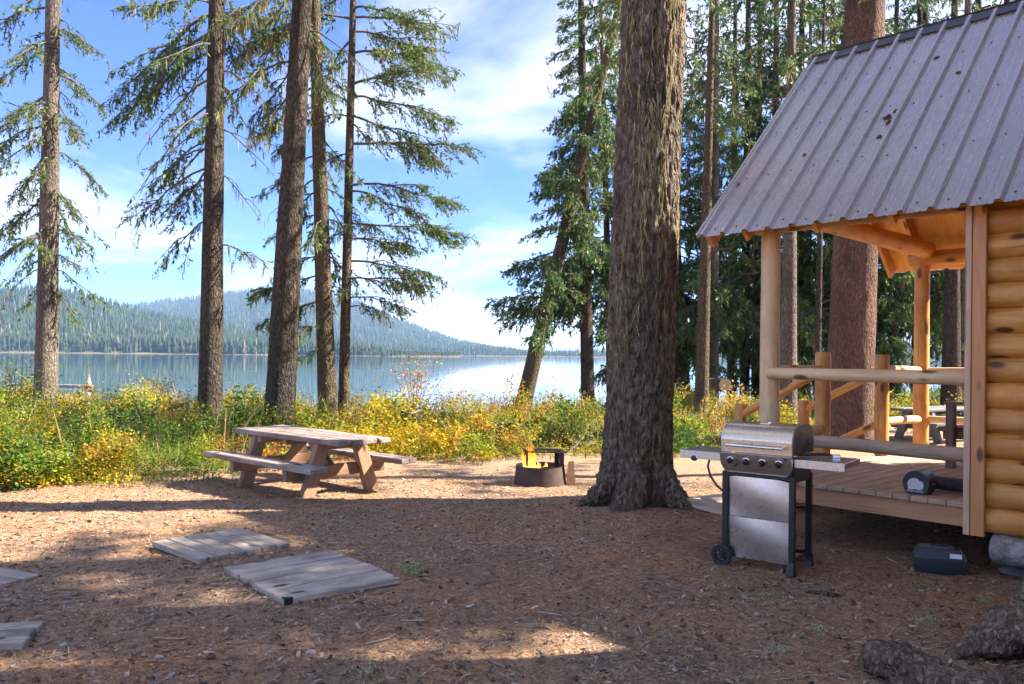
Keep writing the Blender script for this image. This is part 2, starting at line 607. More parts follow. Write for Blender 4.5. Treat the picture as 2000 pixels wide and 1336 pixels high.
# ------------------------------------------------------------------ ground, lake, hills
def make_ground():
    def axis(fine0, fine1, step, far0, far1):
        a = list(np.arange(fine0, fine1 + 1e-6, step))
        s, x = step, a[-1]
        while x < far1:
            s *= 1.22; x += s; a.append(min(x, far1))
        s, x, pre = step, a[0], []
        while x > far0:
            s *= 1.22; x -= s; pre.append(max(x, far0))
        return np.array(pre[::-1] + a)
    xs = axis(-9, 9, 0.10, -1500, 1500)
    ys = axis(3, 20, 0.10, -300, 900)
    X, Y = np.meshgrid(xs, ys, indexing='ij')
    Z = gz(X, Y)
    # needle litter mounds near the camera
    P = np.stack([X, Y, 0 * X], -1)
    fine = (1 - sstep(9, 14, Y)) * sstep(1, 3.2, Y)
    Z = Z + fine * 0.006 * vnoise(P * 11, 8)
    V = np.stack([X, Y, Z], -1).reshape(-1, 3)
    nx, ny = len(xs), len(ys)
    i, j = np.meshgrid(np.arange(nx - 1), np.arange(ny - 1), indexing='ij')
    a = (i * ny + j).ravel()
    Fq = np.stack([a, a + ny, a + ny + 1, a + 1], -1)
    me = np_mesh('ground', V, Fq, None, True)
    m, n, l, p = newmat('forest_floor')
    v = coords(n, l, (1, 1, 1), False)
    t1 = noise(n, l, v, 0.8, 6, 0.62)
    t2 = noise(n, l, v, 14, 6, 0.75)
    t3 = noise(n, l, v, 75, 5, 0.75)
    r2 = ramp(n, [(0.30, (0.085, 0.056, 0.040)), (0.43, (0.265, 0.178, 0.118)), (0.56, (0.44, 0.32, 0.225)), (0.72, (0.62, 0.49, 0.375))])
    mxf = n.new('ShaderNodeMath'); mxf.operation = 'MULTIPLY_ADD'; mxf.inputs[1].default_value = 0.55
    mm = n.new('ShaderNodeMath'); mm.operation = 'MULTIPLY'; mm.inputs[1].default_value = 0.45
    l.new(t3.outputs['Fac'], mm.inputs[0])
    l.new(t2.outputs['Fac'], mxf.inputs[0]); l.new(mm.outputs[0], mxf.inputs[2])
    l.new(mxf.outputs[0], r2.inputs[0])
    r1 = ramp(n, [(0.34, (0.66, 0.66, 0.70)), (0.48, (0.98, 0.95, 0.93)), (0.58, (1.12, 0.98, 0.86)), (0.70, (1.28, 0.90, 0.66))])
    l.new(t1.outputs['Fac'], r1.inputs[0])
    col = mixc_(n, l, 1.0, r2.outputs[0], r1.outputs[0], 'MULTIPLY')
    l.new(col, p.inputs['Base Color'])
    p.inputs['Roughness'].default_value = 0.95
    p.inputs['Specular IOR Level'].default_value = 0.15
    bump(n, l, mxf.outputs[0], 1.0, 0.05, p)
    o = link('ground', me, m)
    tag(o, 'brown needle covered dirt of the forest clearing', kind='structure')
    return o
make_ground()

LAKE_Z = -1.55
def make_lake():
    V = [(-4500, 24, LAKE_Z), (4500, 24, LAKE_Z), (4500, 7400, LAKE_Z), (-4500, 7400, LAKE_Z)]
    me = bpy.data.meshes.new('lake'); me.from_pydata(V, [], [(0, 1, 2, 3)])
    m, n, l, p = newmat('lake_water')
    p.inputs['Base Color'].default_value = (0.035, 0.085, 0.125, 1)
    p.inputs['Roughness'].default_value = 0.045
    p.inputs['IOR'].default_value = 1.33
    v = coords(n, l, (0.35, 1.3, 1), False)
    t = noise(n, l, v, 0.5, 3, 0.55)
    v2 = coords(n, l, (0.004, 0.02, 1), False)
    t2 = noise(n, l, v2, 1, 3, 0.5)
    mu = n.new('ShaderNodeMath'); mu.operation = 'MULTIPLY'
    l.new(t.outputs['Fac'], mu.inputs[0]); l.new(t2.outputs['Fac'], mu.inputs[1])
    bump(n, l, mu.outputs[0], 0.05, 0.12, p)
    o = link('lake', me, m)
    tag(o, 'calm blue lake mirroring the wooded hills', kind='structure')
make_lake()

def hill_mat():
    m, n, l, p = newmat('hill_ground')
    g = n.new('ShaderNodeNewGeometry')
    s = n.new('ShaderNodeSeparateXYZ'); l.new(g.outputs['Position'], s.inputs[0])
    v = coords(n, l, (0.02, 0.02, 0.02), False)
    t = noise(n, l, v, 1, 6, 0.7)
    r = ramp(n, [(0.35, (0.020, 0.032, 0.020)), (0.65, (0.05, 0.065, 0.035))])
    l.new(t.outputs['Fac'], r.inputs[0])
    mr = n.new('ShaderNodeMapRange'); mr.inputs['From Min'].default_value = LAKE_Z + 1.5; mr.inputs['From Max'].default_value = LAKE_Z + 4.5
    l.new(s.outputs['Z'], mr.inputs['Value'])
    col = mixc_(n, l, mr.outputs[0], (0.16, 0.135, 0.09), r.outputs[0])
    l.new(col, p.inputs['Base Color'])
    p.inputs['Roughness'].default_value = 1
    p.inputs['Specular IOR Level'].default_value = 0
    return m
HM = hill_mat()

def hill(name, label, skyline, d_shore, d_top, px0, px1, seed, ntree, tree_h):
    """terrain whose crest follows a measured profile: list of (bearing pixel, height above the horizon in pixels at d_top)"""
    sx = np.array([p[0] for p in skyline], float); sy = np.array([p[1] for p in skyline], float)
    nb, nd = 160, 60
    bx = np.linspace(px0, px1, nb)
    tt = np.linspace(-0.06, 1.5, nd)
    B, T = np.meshgrid(bx, tt, indexing='ij')
    crest = np.interp(B, sx, sy) / F * d_top
    crest = np.maximum(crest, 0.0)
    D = d_shore + (d_top - d_shore) * T
    prof = np.where(T < 1, np.clip(T, 0, 1) ** 0.95 * (1 - 0.12 * np.sin(np.clip(T, 0, 1) * math.pi)), 1 - 0.35 * (T - 1) ** 1.2)
    X = (B - 1000) / F * D; Y = D
    bumpy = fbm(np.stack([X / 260, Y / 260, 0 * X], -1), seed, 4)
    env = np.clip(T, 0, 1) * (1 - np.clip(T, 0, 1) * 0.75)
    def H(Tv, cr, bp, ev):
        return LAKE_Z + np.minimum(np.clip(Tv, -1, 0.03) * 90, 3.5) + pr(Tv) * np.maximum(cr - 0.6 * tree_h, 2.0) + bp * ev * 0.22 * cr
    def pr(Tv):
        c = np.clip(Tv, 0, 1)
        return np.where(Tv < 1, c ** 0.95 * (1 - 0.12 * np.sin(c * math.pi)), 1 - 0.35 * np.maximum(Tv - 1, 0) ** 1.2)
    Z = H(T, crest, bumpy, env)
    V = np.stack([X, Y, Z], -1).reshape(-1, 3)
    i, j = np.meshgrid(np.arange(nb - 1), np.arange(nd - 1), indexing='ij')
    a = (i * nd + j).ravel()
    me = np_mesh(name, V, np.stack([a, a + nd, a + nd + 1, a + 1], -1), None, True)
    o = link(name, me, HM)
    tag(o, label, kind='structure')
    # conifers on it, one far-off mass
    rg = np.random.default_rng(seed + 50)
    b = rg.uniform(px0, px1, ntree)
    u = rg.uniform(0, 1, ntree)
    t = np.where(rg.uniform(0, 1, ntree) < 0.25, rg.uniform(0.004, 0.12, ntree), 0.004 + u ** 0.8 * 1.06)
    d = d_shore + (d_top - d_shore) * t
    x = (b - 1000) / F * d
    cr_ = np.maximum(np.interp(b, sx, sy) / F * d_top, 0)
    bp = fbm(np.stack([x / 260, d / 260, 0 * x], -1), seed, 4)
    e = np.clip(t, 0, 1) * (1 - np.clip(t, 0, 1) * 0.75)
    z = H(t, cr_, bp, e)
    clump = vnoise(np.stack([x / 90, d / 90, 0 * x], -1), seed + 9)
    h = tree_h * rg.uniform(0.55, 1.25, ntree) * (1 + 0.2 * clump)
    h = np.where(t < 0.02, h * rg.uniform(0.35, 1, ntree), h) * np.clip(cr_ / 28, .3, 1)
    w = h * rg.uniform(0.13, 0.2, ntree)
    k = 5
    ang = rg.uniform(0, 6.28, ntree)
    # two stacked tiers
    vs_, ncv = [], 2 * (k + 1)
    P = np.zeros((ntree, ncv, 3))
    for tier, (zb, zt, wf) in enumerate(((0.02, 0.68, 1.0), (0.42, 1.0, 0.62))):
        for q in range(k):
            aa = ang + 2 * math.pi * q / k + tier * 0.5
            rr = w * wf * rg.uniform(0.7, 1.2, ntree)
            P[:, tier * (k + 1) + q] = np.stack([x + rr * np.cos(aa), d + rr * np.sin(aa), z + h * zb], -1)
        P[:, tier * (k + 1) + k] = np.stack([x, d, z + h * zt], -1)
    Fl = []
    for tier in range(2):
        o0 = tier * (k + 1)
        for q in range(k):
            Fl.append((o0 + q, o0 + (q + 1) % k, o0 + k))
    Fl = np.array(Fl)
    FF = (np.arange(ntree)[:, None, None] * ncv + Fl[None]).reshape(-1, 3)
    g = rg.uniform(0, 1, (ntree, 1))
    base = np.array([[0.014, 0.030, 0.020]]) * (1 - g) + np.array([[0.042, 0.066, 0.032]]) * g
    dead = rg.uniform(0, 1, (ntree, 1)) < 0.03
    base = np.where(dead, np.array([[0.14, 0.115, 0.085]]), base)
    cols = np.repeat(base, len(Fl), 0)
    me = np_mesh('hillside_forest', P.reshape(-1, 3), FF, cols)
    fo = link('hillside_forest', me, MAT['litter'])
    tag(fo, 'dense far conifer wood covering ' + label, kind='stuff')

hill('hill', 'the near wooded hill across the lake at left', [(-700, 60), (-300, 85), (-60, 112), (40, 121), (100, 119), (170, 106), (250, 90), (320, 74), (420, 56), (540, 38), (680, 22), (800, 8), (900, 0)], 1250, 1900, -700, 900, 21, 15000, 20)
hill('mountain', 'the taller blue hill behind, sloping down to the right', [(0, 60), (180, 80), (270, 97), (330, 108), (400, 117), (470, 129), (530, 136), (590, 134), (640, 124), (690, 106), (760, 75), (840, 46), (900, 28), (980, 11), (1060, 5), (1200, 2)], 2500, 4300, 0, 1200, 33, 20000, 26)
hill('shore_ridge', 'the low far shore ridge seen between the right trees', [(930, 2), (1000, 9), (1200, 13), (1400, 22), (1600, 34), (1900, 40), (2300, 30), (2700, 10)], 2300, 3000, 930, 2700, 41, 6000, 22)

# ------------------------------------------------------------------ trees
def trunk_mesh(name, H, r_base, r_top, lean, seed, nr=20, dz=0.25, flare=0.35, furrow=0.035, roots=5, curve=0.0, root_len=0.0):
    zs = np.concatenate([[-0.35], np.linspace(0, 1.2, max(5, int(1.2 / min(dz, .15)))), np.arange(1.2 + dz, H, dz), [H]])
    th = np.linspace(0, 2 * np.pi, nr, endpoint=False)
    Z, T = np.meshgrid(zs, th, indexing='ij')
    zz = np.maximum(Z, 0)
    r = r_base + (r_top - r_base) * (zz / H) ** 0.9
    fl = np.exp(-zz / 0.30)
    lob = 0.55 + 0.45 * np.cos(roots * T + seed) + 0.35 * np.cos((roots - 2) * T + seed * 2.1)
    r = r * (1 + flare * fl * (0.55 + 0.7 * lob)) + root_len * np.exp(-zz / 0.20) * np.clip(lob, 0, 2) ** 2.6
    P = np.stack([np.cos(T) * r_base * 9, np.sin(T) * r_base * 9, Z * 2.0], -1)
    P2 = np.stack([np.cos(T) * r_base * 26, np.sin(T) * r_base * 26, Z * 3.2], -1)
    if nr > 30:
        n1 = 1 - np.abs(fbm(P * 1.25 + 0.6 * vnoise(P * 1.7, seed)[..., None], seed, 2))
        n2 = 1 - np.abs(vnoise(P2, seed + 3))
        r = r * (1 + furrow * (1.3 * n1 + 0.6 * n2 - 1.0))
    r = r * (1 + 0.03 * vnoise(P * 0.35, seed + 7))
    cx = lean[0] * zz + curve * np.sin(zz / H * math.pi)
    cy_ = lean[1] * zz
    V = np.stack([cx + r * np.cos(T), cy_ + r * np.sin(T), Z], -1)
    ni = len(zs)
    i, j = np.meshgrid(np.arange(ni - 1), np.arange(nr), indexing='ij')
    a = (i * nr + j).ravel(); b = (i * nr + (j + 1) % nr).ravel()
    Fq = np.stack([a, b, b + nr, a + nr], -1)
    V = V.reshape(-1, 3)
    return np_mesh(name, V, Fq, None, True)

GREENS = np.array([[0.045, 0.105, 0.050], [0.075, 0.165, 0.050], [0.130, 0.215, 0.048], [0.195, 0.235, 0.050]])
BROWN = np.array([0.17, 0.125, 0.065])

class Crown:
    """gathers twigs (thin quads) and needle sprays of one tree"""
    def __init__(self, seed):
        self.rg = np.random.default_rng(seed)
        self.q, self.c = [], []          # spray quads
        self.limb = MB()
        self.tq = []                      # twig quads
        self.lq = []                      # lichen quads
    def branch(self, p0, az, L, up=0.1, droop=0.5, dens=1.0, hang=0.5, bare=0.0, tint=0.0, r=0.03, spray=0.13, lich=0.0, sec=0.42, forks=0):
        rg = self.rg
        n = 9
        s = np.linspace(0, 1, n)
        wob = np.cumsum(rg.normal(0, 0.20, n)) * 0.5
        a = az + wob * 0.5
        hx = np.concatenate([[0], np.cumsum(np.cos(a[1:]) * L / (n - 1))])
        hy = np.concatenate([[0], np.cumsum(np.sin(a[1:]) * L / (n - 1))])
        hz = L * (up * s - droop * s ** 1.7 + 0.2 * droop * np.maximum(s - .65, 0) / .35) + np.cumsum(rg.normal(0, 0.03, n)) * L * .5
        pts = np.stack([p0[0] + hx, p0[1] + hy, p0[2] + hz], -1)
        self.limb.tube(pts[:: (1 if L > 1.6 else 2)], list((r * (1 - s * 0.88))[:: (1 if L > 1.6 else 2)]), 4, False)
        for _ in range(forks):
            f = rg.uniform(.22, .75)
            pf = [np.interp(f, s, pts[:, k]) for k in range(3)]
            self.branch(pf, az + rg.choice([-1, 1]) * rg.uniform(.35, .95), L * rg.uniform(.32, .6) * (1.15 - f * .5), up * .5, droop * rg.uniform(.7, 1.5), dens, hang, bare, tint, r * .55, spray, lich, sec, 0)
        ns = max(4, int(L * 20 * dens))
        ss = np.sort(rg.uniform(0.10 + 0.25 * bare, 1.0, ns))
        ss[-1] = 1.0
        base = np.stack([np.interp(ss, s, pts[:, k]) for k in range(3)], -1)
        tan = np.stack([np.interp(ss, s, np.gradient(pts[:, k], s)) for k in range(3)], -1)
        tan /= np.linalg.norm(tan, axis=1)[:, None]
        side = np.stack([-tan[:, 1], tan[:, 0], 0 * ss], -1)
        side /= np.linalg.norm(side, axis=1)[:, None] + 1e-9
        sg = np.where(rg.uniform(size=ns) < .5, -1, 1)[:, None]
        dirv = tan * rg.uniform(0.45, 0.95, (ns, 1)) + side * sg * rg.uniform(0.25, 0.95, (ns, 1))
        dirv += rg.normal(0, .22, (ns, 3))
        dirv[:, 2] -= hang * rg.uniform(-0.1, 1.5, ns)
        dirv /= np.linalg.norm(dirv, axis=1)[:, None]
        sl = L * sec * (0.30 + 0.70 * np.sin(np.clip(ss * 1.05, 0, 1) * math.pi * 0.82)) * rg.uniform(0.45, 1.1, ns) * (1.02 - 0.55 * ss)
        sl = np.clip(sl, 0.10, 1.15)
        # twigs
        tip = base + dirv * sl[:, None]; tip[:, 2] -= sl * hang * 0.25
        wv = np.cross(dirv, rg.normal(size=(ns, 3))); wv /= np.linalg.norm(wv, axis=1)[:, None] + 1e-9
        w = 0.006
        self.tq.append(np.stack([base - wv * w, base + wv * w, tip + wv * w * .4, tip - wv * w * .4], 1))
        live = rg.uniform(size=ns) > bare
        idx = np.where(live)[0]
        if len(idx):
            m = np.maximum(2, (sl[idx] / spray * 4.2).astype(int))
            rep = np.repeat(idx, m)
            q = rg.uniform(0.08, 1.0, len(rep))
            pos = base[rep] + dirv[rep] * (q * sl[rep])[:, None]
            pos[:, 2] -= sl[rep] * hang * 0.25 * q ** 2
            d = dirv[rep] + rg.normal(0, 0.55, (len(rep), 3))
            d[:, 2] -= 0.25 * hang
            d /= np.linalg.norm(d, axis=1)[:, None]
            ln = spray * rg.uniform(0.55, 1.25, len(rep))
            wd = ln * rg.uniform(0.12, 0.20, len(rep))
            nv = np.cross(d, rg.normal(size=(len(rep), 3))); nv /= np.linalg.norm(nv, axis=1)[:, None] + 1e-9
            mid = pos + d * (ln * 0.45)[:, None]
            self.q.append(np.stack([pos, mid + nv * wd[:, None], pos + d * ln[:, None], mid - nv * wd[:, None]], 1))
            tone = np.clip(rg.normal(0.42 + tint, 0.25, (len(rep), 1)), 0, 1) * (len(GREENS) - 1)
            lo = np.floor(tone).astype(int)[:, 0]; hi = np.minimum(lo + 1, len(GREENS) - 1)
            cc = GREENS[lo] * (1 - (tone - lo[:, None])) + GREENS[hi] * (tone - lo[:, None])
            br = rg.uniform(size=(len(rep), 1)) < 0.10
            self.c.append(np.where(br, BROWN[None], cc))
        if lich > 0:
            nl = int(L * 26 * lich)
            u = rg.integers(0, ns, nl)
            q = rg.uniform(0, 1, nl)
            pos = base[u] + dirv[u] * (q * sl[u])[:, None]
            ln = rg.uniform(0.06, 0.32, nl)
            self.lichen_strands(pos, ln)
    def lichen_strands(self, pos, ln):
        rg = self.rg
        nl = len(pos)
        a = rg.uniform(0, 6.28, nl)
        nv = np.stack([np.cos(a), np.sin(a), 0 * a], -1)
        d = np.stack([rg.normal(0, .12, nl), rg.normal(0, .12, nl), -np.ones(nl)], -1)
        wd = ln * rg.uniform(0.025, 0.06, nl)
        mid = pos + d * (ln * 0.4)[:, None]
        self.lq.append(np.stack([pos, mid + nv * wd[:, None], pos + d * ln[:, None], mid - nv * wd[:, None]], 1))
    def finish(self):
        out = {}
        Q = np.concatenate(self.q); C = np.concatenate(self.c)
        out['crown'] = np_mesh('crown', Q.reshape(-1, 3), np.arange(len(Q) * 4).reshape(-1, 4), C)
        T = np.concatenate(self.tq)
        nb = len(self.limb.v)
        V = np.concatenate([np.array(self.limb.v).reshape(-1, 3), T.reshape(-1, 3)])
        Fq = np.concatenate([np.array(self.limb.f).reshape(-1, 4), nb + np.arange(len(T) * 4).reshape(-1, 4)])
        out['limbs'] = np_mesh('limbs', V, Fq)
        if self.lq:
            Lq = np.concatenate(self.lq)
            g = self.rg.uniform(0, 1, (len(Lq), 1))
            lc = np.array([[0.20, 0.17, 0.075]]) * (1 - g) + np.array([[0.33, 0.30, 0.14]]) * g
            out['lichen'] = np_mesh('lichen', Lq.reshape(-1, 3), np.arange(len(Lq) * 4).reshape(-1, 4), lc)
        return out

def assemble_tree(name, label, loc, trunk_me, parts, bark_mat, group=None, rz=0, scale=1.0):
    e = empty(name, loc, rz, label, 'tree', group)
    e.scale = (scale,) * 3
    link('trunk', trunk_me, bark_mat, e)
    if parts:
        link('crown', parts['crown'], MAT['needle'], e)
        link('branchwork', parts['limbs'], MAT['limb'], e)['kind'] = 'stuff'
        if 'lichen' in parts:
            link('hanging_lichen', parts['lichen'], MAT['lichen'], e)['kind'] = 'stuff'
    return e

def copy_tree(src, label, loc, rz, scale):
    e = src.copy(); COL.objects.link(e)
    e.location = loc; e.rotation_euler = (0, 0, rz); e.scale = (scale,) * 3
    e['label'] = label
    for ch in src.children:
        c = ch.copy(); COL.objects.link(c); c.parent = e
    return e

def ground_at(px, d):
    x = (px - 1000) / F * d
    return Vector((x, d, gzf(x, d)))

LAKESIDE = 'trees on the lakeside bank at left'
def left_tree(label, px, d, wpx, top_px, bark_mat, seed, brs, H=17, rnd=None, lich=0.5, nr=28):
    """brs: explicit limbs (photo height y at the trunk, azimuth in degrees, length m, droop, options)"""
    base = ground_at(px, d)
    r = wpx * d / F / 2
    ytop = 8.0
    lean = ((top_px - px) / F * d) / ((694 * d / F) + CAMH - base.z)
    tm = trunk_mesh('trunk', H, r * 1.06, r * 0.45, (lean, 0), seed, nr=nr, dz=0.12 if nr > 40 else 0.25, flare=0.30)
    C = Crown(seed)
    for (py, az, L, dr, *op) in brs:
        op = op[0] if op else {}
        z = CAMH + (692 - py) / F * d - base.z
        kw = dict(up=0.12 + C.rg.uniform(-.08, .12), droop=dr, dens=0.95, hang=C.rg.uniform(.45, .9), bare=0.14, lich=lich, r=0.018 + L * 0.007, forks=4 if L > 1.2 else 2, spray=.10)
        kw.update(op)
        kw['droop'] *= C.rg.uniform(.7, 1.25)
        C.branch((lean * z, 0, z), R(az + C.rg.normal(0, 20)), L * C.rg.uniform(.85, 1.12), **kw)
    if rnd:
        z = rnd['z0']
        k = 0
        while z < H - 0.5:
            fr = (z - rnd['z0']) / (H - rnd['z0'])
            L = rnd['L'] * (1 - 0.75 * fr) * C.rg.uniform(0.6, 1.15)
            az = C.rg.uniform(0, 6.28) if 'az' not in rnd else C.rg.uniform(*rnd['az'])
            C.branch((lean * z, 0, z), az, L, up=0.1, droop=rnd.get('droop', 0.7) * C.rg.uniform(.7, 1.3), dens=rnd.get('dens', .7), hang=rnd.get('hang', .8),
                     bare=rnd.get('bare', .15), lich=lich, r=0.016 + L * 0.007)
            z += rnd['dz'] * C.rg.uniform(0.6, 1.4)
            k += 1
    return assemble_tree('conifer_tree', label, base, tm, C.finish(), bark_mat, LAKESIDE)

dead = dict(bare=0.9, dens=0.35, lich=0.35, sec=0.3, forks=2)
left_tree('tall conifer at far left with pale sunlit grey trunk', 90, 22, 42, 97, MAT['bark_grey'], 101,
          [(20, 175, 2.2, 0.9), (60, 5, 1.7, 0.9), (110, 190, 1.9, 0.9), (150, 350, 1.4, 0.9), (190, 178, 2.0, 1.0), (230, 8, 1.4, 1.0), (260, 200, 1.7, 0.9),
           (300, 5, 1.5, 1.0), (330, 170, 1.6, 1.0), (370, 350, 1.2, 1.0), (400, 185, 1.7, 1.1), (440, 10, 1.2, 1.2), (470, 178, 1.9, 1.0), (500, 0, 1.1, 1.0), (530, 185, 1.2, 1.2, dead),
           (90, 260, 1.5, 1.0), (210, 270, 1.4, 1.0), (350, 90, 1.6, 1.1), (450, 260, 1.3, 1.1)], H=16,
          rnd=dict(z0=3.6, L=1.9, dz=0.27, droop=0.95, dens=.6))
left_tree('dark conifer with long drooping left boughs and flaking sunlit bark', 411, 18.5, 46, 417, MAT['bark_dark'], 102,
          [(30, 178, 2.9, 0.75, dict(dens=1.2)), (62, 184, 2.6, 0.85, dict(dens=1.3)), (100, 170, 2.2, 0.95, dict(dens=1.2)), (10, 200, 2.3, 0.7), (150, 190, 1.9, 1.15, dead), (200, 175, 1.8, 1.3, dead), (290, 180, 1.6, 1.0, dead),
           (330, 184, 1.9, 0.95, dict(bare=0.35, dens=.8)), (345, 175, 1.6, 1.35, dict(bare=.2)), (430, 195, 1.3, 1.2, dict(bare=.2)),
           (60, 350, 1.5, 1.1, dead), (140, 5, 1.5, 1.3, dead), (250, 350, 1.3, 1.3, dead), (340, 0, 1.2, 1.3, dead), (480, 0, 1.4, 1.0, dict(bare=.55, dens=.6)), (20, 80, 2.0, .8)], H=15,
          rnd=dict(z0=6.2, L=2.3, dz=0.36, droop=0.9, dens=.6, az=(1.2, 4.4)))
left_tree('leaning dark trunk rising directly behind the picnic table', 544, 16.5, 56, 584, MAT['bark_dark'], 103,
          [(40, 178, 1.7, 1.0, dict(lich=2.0, dens=1.0)), (120, 185, 1.5, 1.1, dict(lich=2.0)), (180, 175, 1.3, 1.2, dict(lich=2.0)), (0, 190, 2.0, .9, dict(lich=2)), (15, 100, 1.8, 1.0, dict(lich=1.5)), (60, 0, 1.3, 1.0, dead)], H=14,
          rnd=dict(z0=9.2, L=2.2, dz=0.6, droop=0.8), nr=44)
left_tree('brown double-trunk neighbour, thicker stem with lichen veils', 643, 20, 36, 607, MAT['bark_moss'], 104,
          [(60, 180, 1.9, 1.0, dict(lich=2.2, dens=1.1)), (120, 190, 1.8, 1.0, dict(lich=2.2)), (170, 170, 1.6, 1.1, dict(lich=2.0)), (230, 185, 1.5, 1.0, dict(lich=1.6)), (300, 180, 1.4, 1.0, dict(lich=1.3)), (20, 175, 2.2, .9, dict(lich=2.2)),
           (370, 185, 1.3, .9), (420, 178, 1.3, .9), (500, 180, 1.4, .6), (540, 185, 1.7, .55, dict(dens=1.1)), (590, 183, 1.8, .5, dict(dens=1.2)), (640, 190, 1.2, .5), (680, 200, .9, .5),
           (430, 10, 1.0, .6), (300, 10, .9, .9, dead), (150, 0, 1.0, 1.0), (560, 0, .9, .6)], H=14,
          rnd=dict(z0=4.2, L=1.9, dz=0.32, droop=0.8, dens=.65), lich=1.0)
left_tree('slender pale lit trunk with long boughs reaching right over the lake', 671, 20.5, 21, 683, MAT['bark_moss'], 105,
          [(60, 12, 2.4, 0.25, dict(dens=1.1, hang=.6, tint=.3)), (100, 5, 2.7, 0.35, dict(dens=1.2, hang=.55, tint=.25)), (165, 0, 3.0, 0.30, dict(dens=1.2, hang=.6, tint=.2)), (190, 355, 2.6, .6, dict(dens=1.1)),
           (228, 2, 2.9, 0.45, dict(dens=1.0, hang=.7)), (285, 0, 3.4, 0.22, dict(dens=.75, bare=.25)), (362, 0, 3.1, 0.30, dict(dens=1.0, tint=.1)), (372, 352, 2.5, 0.42, dict(dens=1.0)),
           (430, 358, 2.9, 0.22, dict(dens=1.3, hang=.5, tint=.15)), (470, 5, 2.6, 0.35, dict(dens=1.3, hang=.6)), (515, 0, 2.9, .42, dict(dens=1.0, hang=.8)), (545, 355, 2.2, .35, dict(dens=1.0, hang=.8)), (585, 5, 1.7, .45, dict(dens=.8, hang=.9)), (600, 350, 1.3, .6, dict(bare=.5)),
           (120, 175, 1.0, .6), (230, 185, 1.0, .5, dict(dens=1.0)), (300, 180, .9, .6), (450, 180, .8, .5), (240, 60, 1.2, .6), (430, 80, 1.2, .5), (20, 340, 2.3, .5), (30, 20, 2.6, .2, dict(tint=.3))], H=15,
          rnd=dict(z0=9.8, L=2.6, dz=0.5, droop=0.6), lich=0.35, nr=20)

# --- the forest at right
def forest_proto(seed, H, r, z0, L, dz, dens=1.0, hang=.6, droop=.45, lich=.25, spray=.15, bare=.08):
    tm = trunk_mesh('trunk', H, r, r * 0.25, (0, 0), seed, nr=16, dz=0.5, flare=.25)
    C = Crown(seed)
    z = z0
    while z < H - 0.2:
        fr = (z - z0) / (H - z0)
        Lb = max(0.35, L * (1 - fr) ** 0.75 * C.rg.uniform(.65, 1.12))
        C.branch((0, 0, z), C.rg.uniform(0, 6.28), Lb, up=.08 + .2 * fr, droop=droop * C.rg.uniform(.6, 1.3), dens=dens, hang=hang, bare=bare, lich=lich if fr < .6 else 0, r=.014 + Lb * .007, spray=spray, tint=-.05)
        z += dz * C.rg.uniform(.6, 1.4)
    return tm, C.finish()

PROTO = [forest_proto(201, 15, .24, 2.4, 2.7, .15, .95, spray=.15), forest_proto(202, 13, .20, 1.8, 2.5, .15, .95, hang=.7, spray=.15), forest_proto(203, 16, .25, 3.0, 2.5, .17, .9, hang=.8, droop=.6, lich=.6, spray=.15), forest_proto(204, 9, .13, .9, 1.9, .15, 1.0, spray=.14), forest_proto(205, 15, .24, 8.6, 1.7, .22, .8, hang=.8, droop=.6, lich=.8, bare=.3), forest_proto(206, 16, .25, 3.3, 2.3, .12, 1.1, hang=.65, droop=.5, lich=.3, spray=.155, bare=.04)]
FOREST = 'conifers of the forest behind the cabin'
_first = {}
def forest_tree(label, px, d, k, wpx=None, rz=0.0, scale=None, bark_mat=None, lean=0.0, top_scale=None):
    base = ground_at(px, d)
    tm, parts = PROTO[k]
    r0 = (.24, .20, .25, .13, .24, .25)[k]
    e = empty('conifer_tree', base, rz, label, 'tree', FOREST)
    sc = scale or 1.0
    e.scale = (sc, sc, sc * (top_scale or (1.35 if d >= 30 else 1)))
    e.rotation_euler = (0, R(lean), 0)
    # a trunk with its own girth
    rr = (wpx * d / F / 2 if wpx else r0)
    me = tm if not wpx else trunk_mesh('trunk', (15, 13, 16, 9, 15, 16)[k], rr / sc, rr / sc * .25, (0, 0), int(px), nr=20, dz=.5, flare=.28)
    t = link('trunk', me.copy() if me.materials and bark_mat else me, None, e)
    t.data.materials.clear() if False else None
    if len(t.data.materials) == 0:
        t.data.materials.append(bark_mat or MAT['bark_dark'])
    for nm, key, mt in (('crown', 'crown', 'needle'), ('branchwork', 'limbs', 'limb'), ('hanging_lichen', 'lichen', 'lichen')):
        if key in parts:
            c = link(nm, parts[key], MAT[mt], e, rot=(0, 0, rz))
            if nm != 'crown': c['kind'] = 'stuff'
    return e

forest_tree('conifer leaning out to the right over the shore, leftmost of the right forest', 1012, 30, 5, 34, 2.4, .95, MAT['bark_moss'], lean=13)
forest_tree('straight dark shore conifer just right of the leaning tree', 1150, 31, 5, 29, 1.2, 1.0, MAT['bark_dark'], lean=-1.5)
forest_tree('thin conifer half hidden at the left edge of the huge trunk', 1196, 33, 5, 17, 2.2, 1.1, MAT['bark_moss'], lean=-2)
forest_tree('reddish trunk standing tight behind the left side of the huge trunk', 1222, 17.5, 4, 46, 0.7, 1.0, MAT['bark_red'], lean=.5)
forest_tree('short-stemmed conifer seen low between huge trunk and slender trunk', 1342, 34, 1, 24, 2.9, 1.1, MAT['bark_dark'], lean=-4)
forest_tree('slender mossy trunk between the huge tree and the cabin roof', 1370, 24, 4, 29, 4.0, 1.0, MAT['bark_moss'], lean=1.0)
forest_tree('grey trunk close behind the slender mossy trunk', 1394, 33, 0, 22, 5.2, 1.0, MAT['bark_grey'], lean=0)
forest_tree('pale flaky trunk just right of the front porch post', 1540, 21, 4, 36, 1.7, 1.0, MAT['bark_grey'], lean=0)
forest_tree('thin bluish grey trunk left of the thin dark one beyond the porch', 1577, 36, 0, 15, 2.5, 1.1, MAT['bark_grey'])
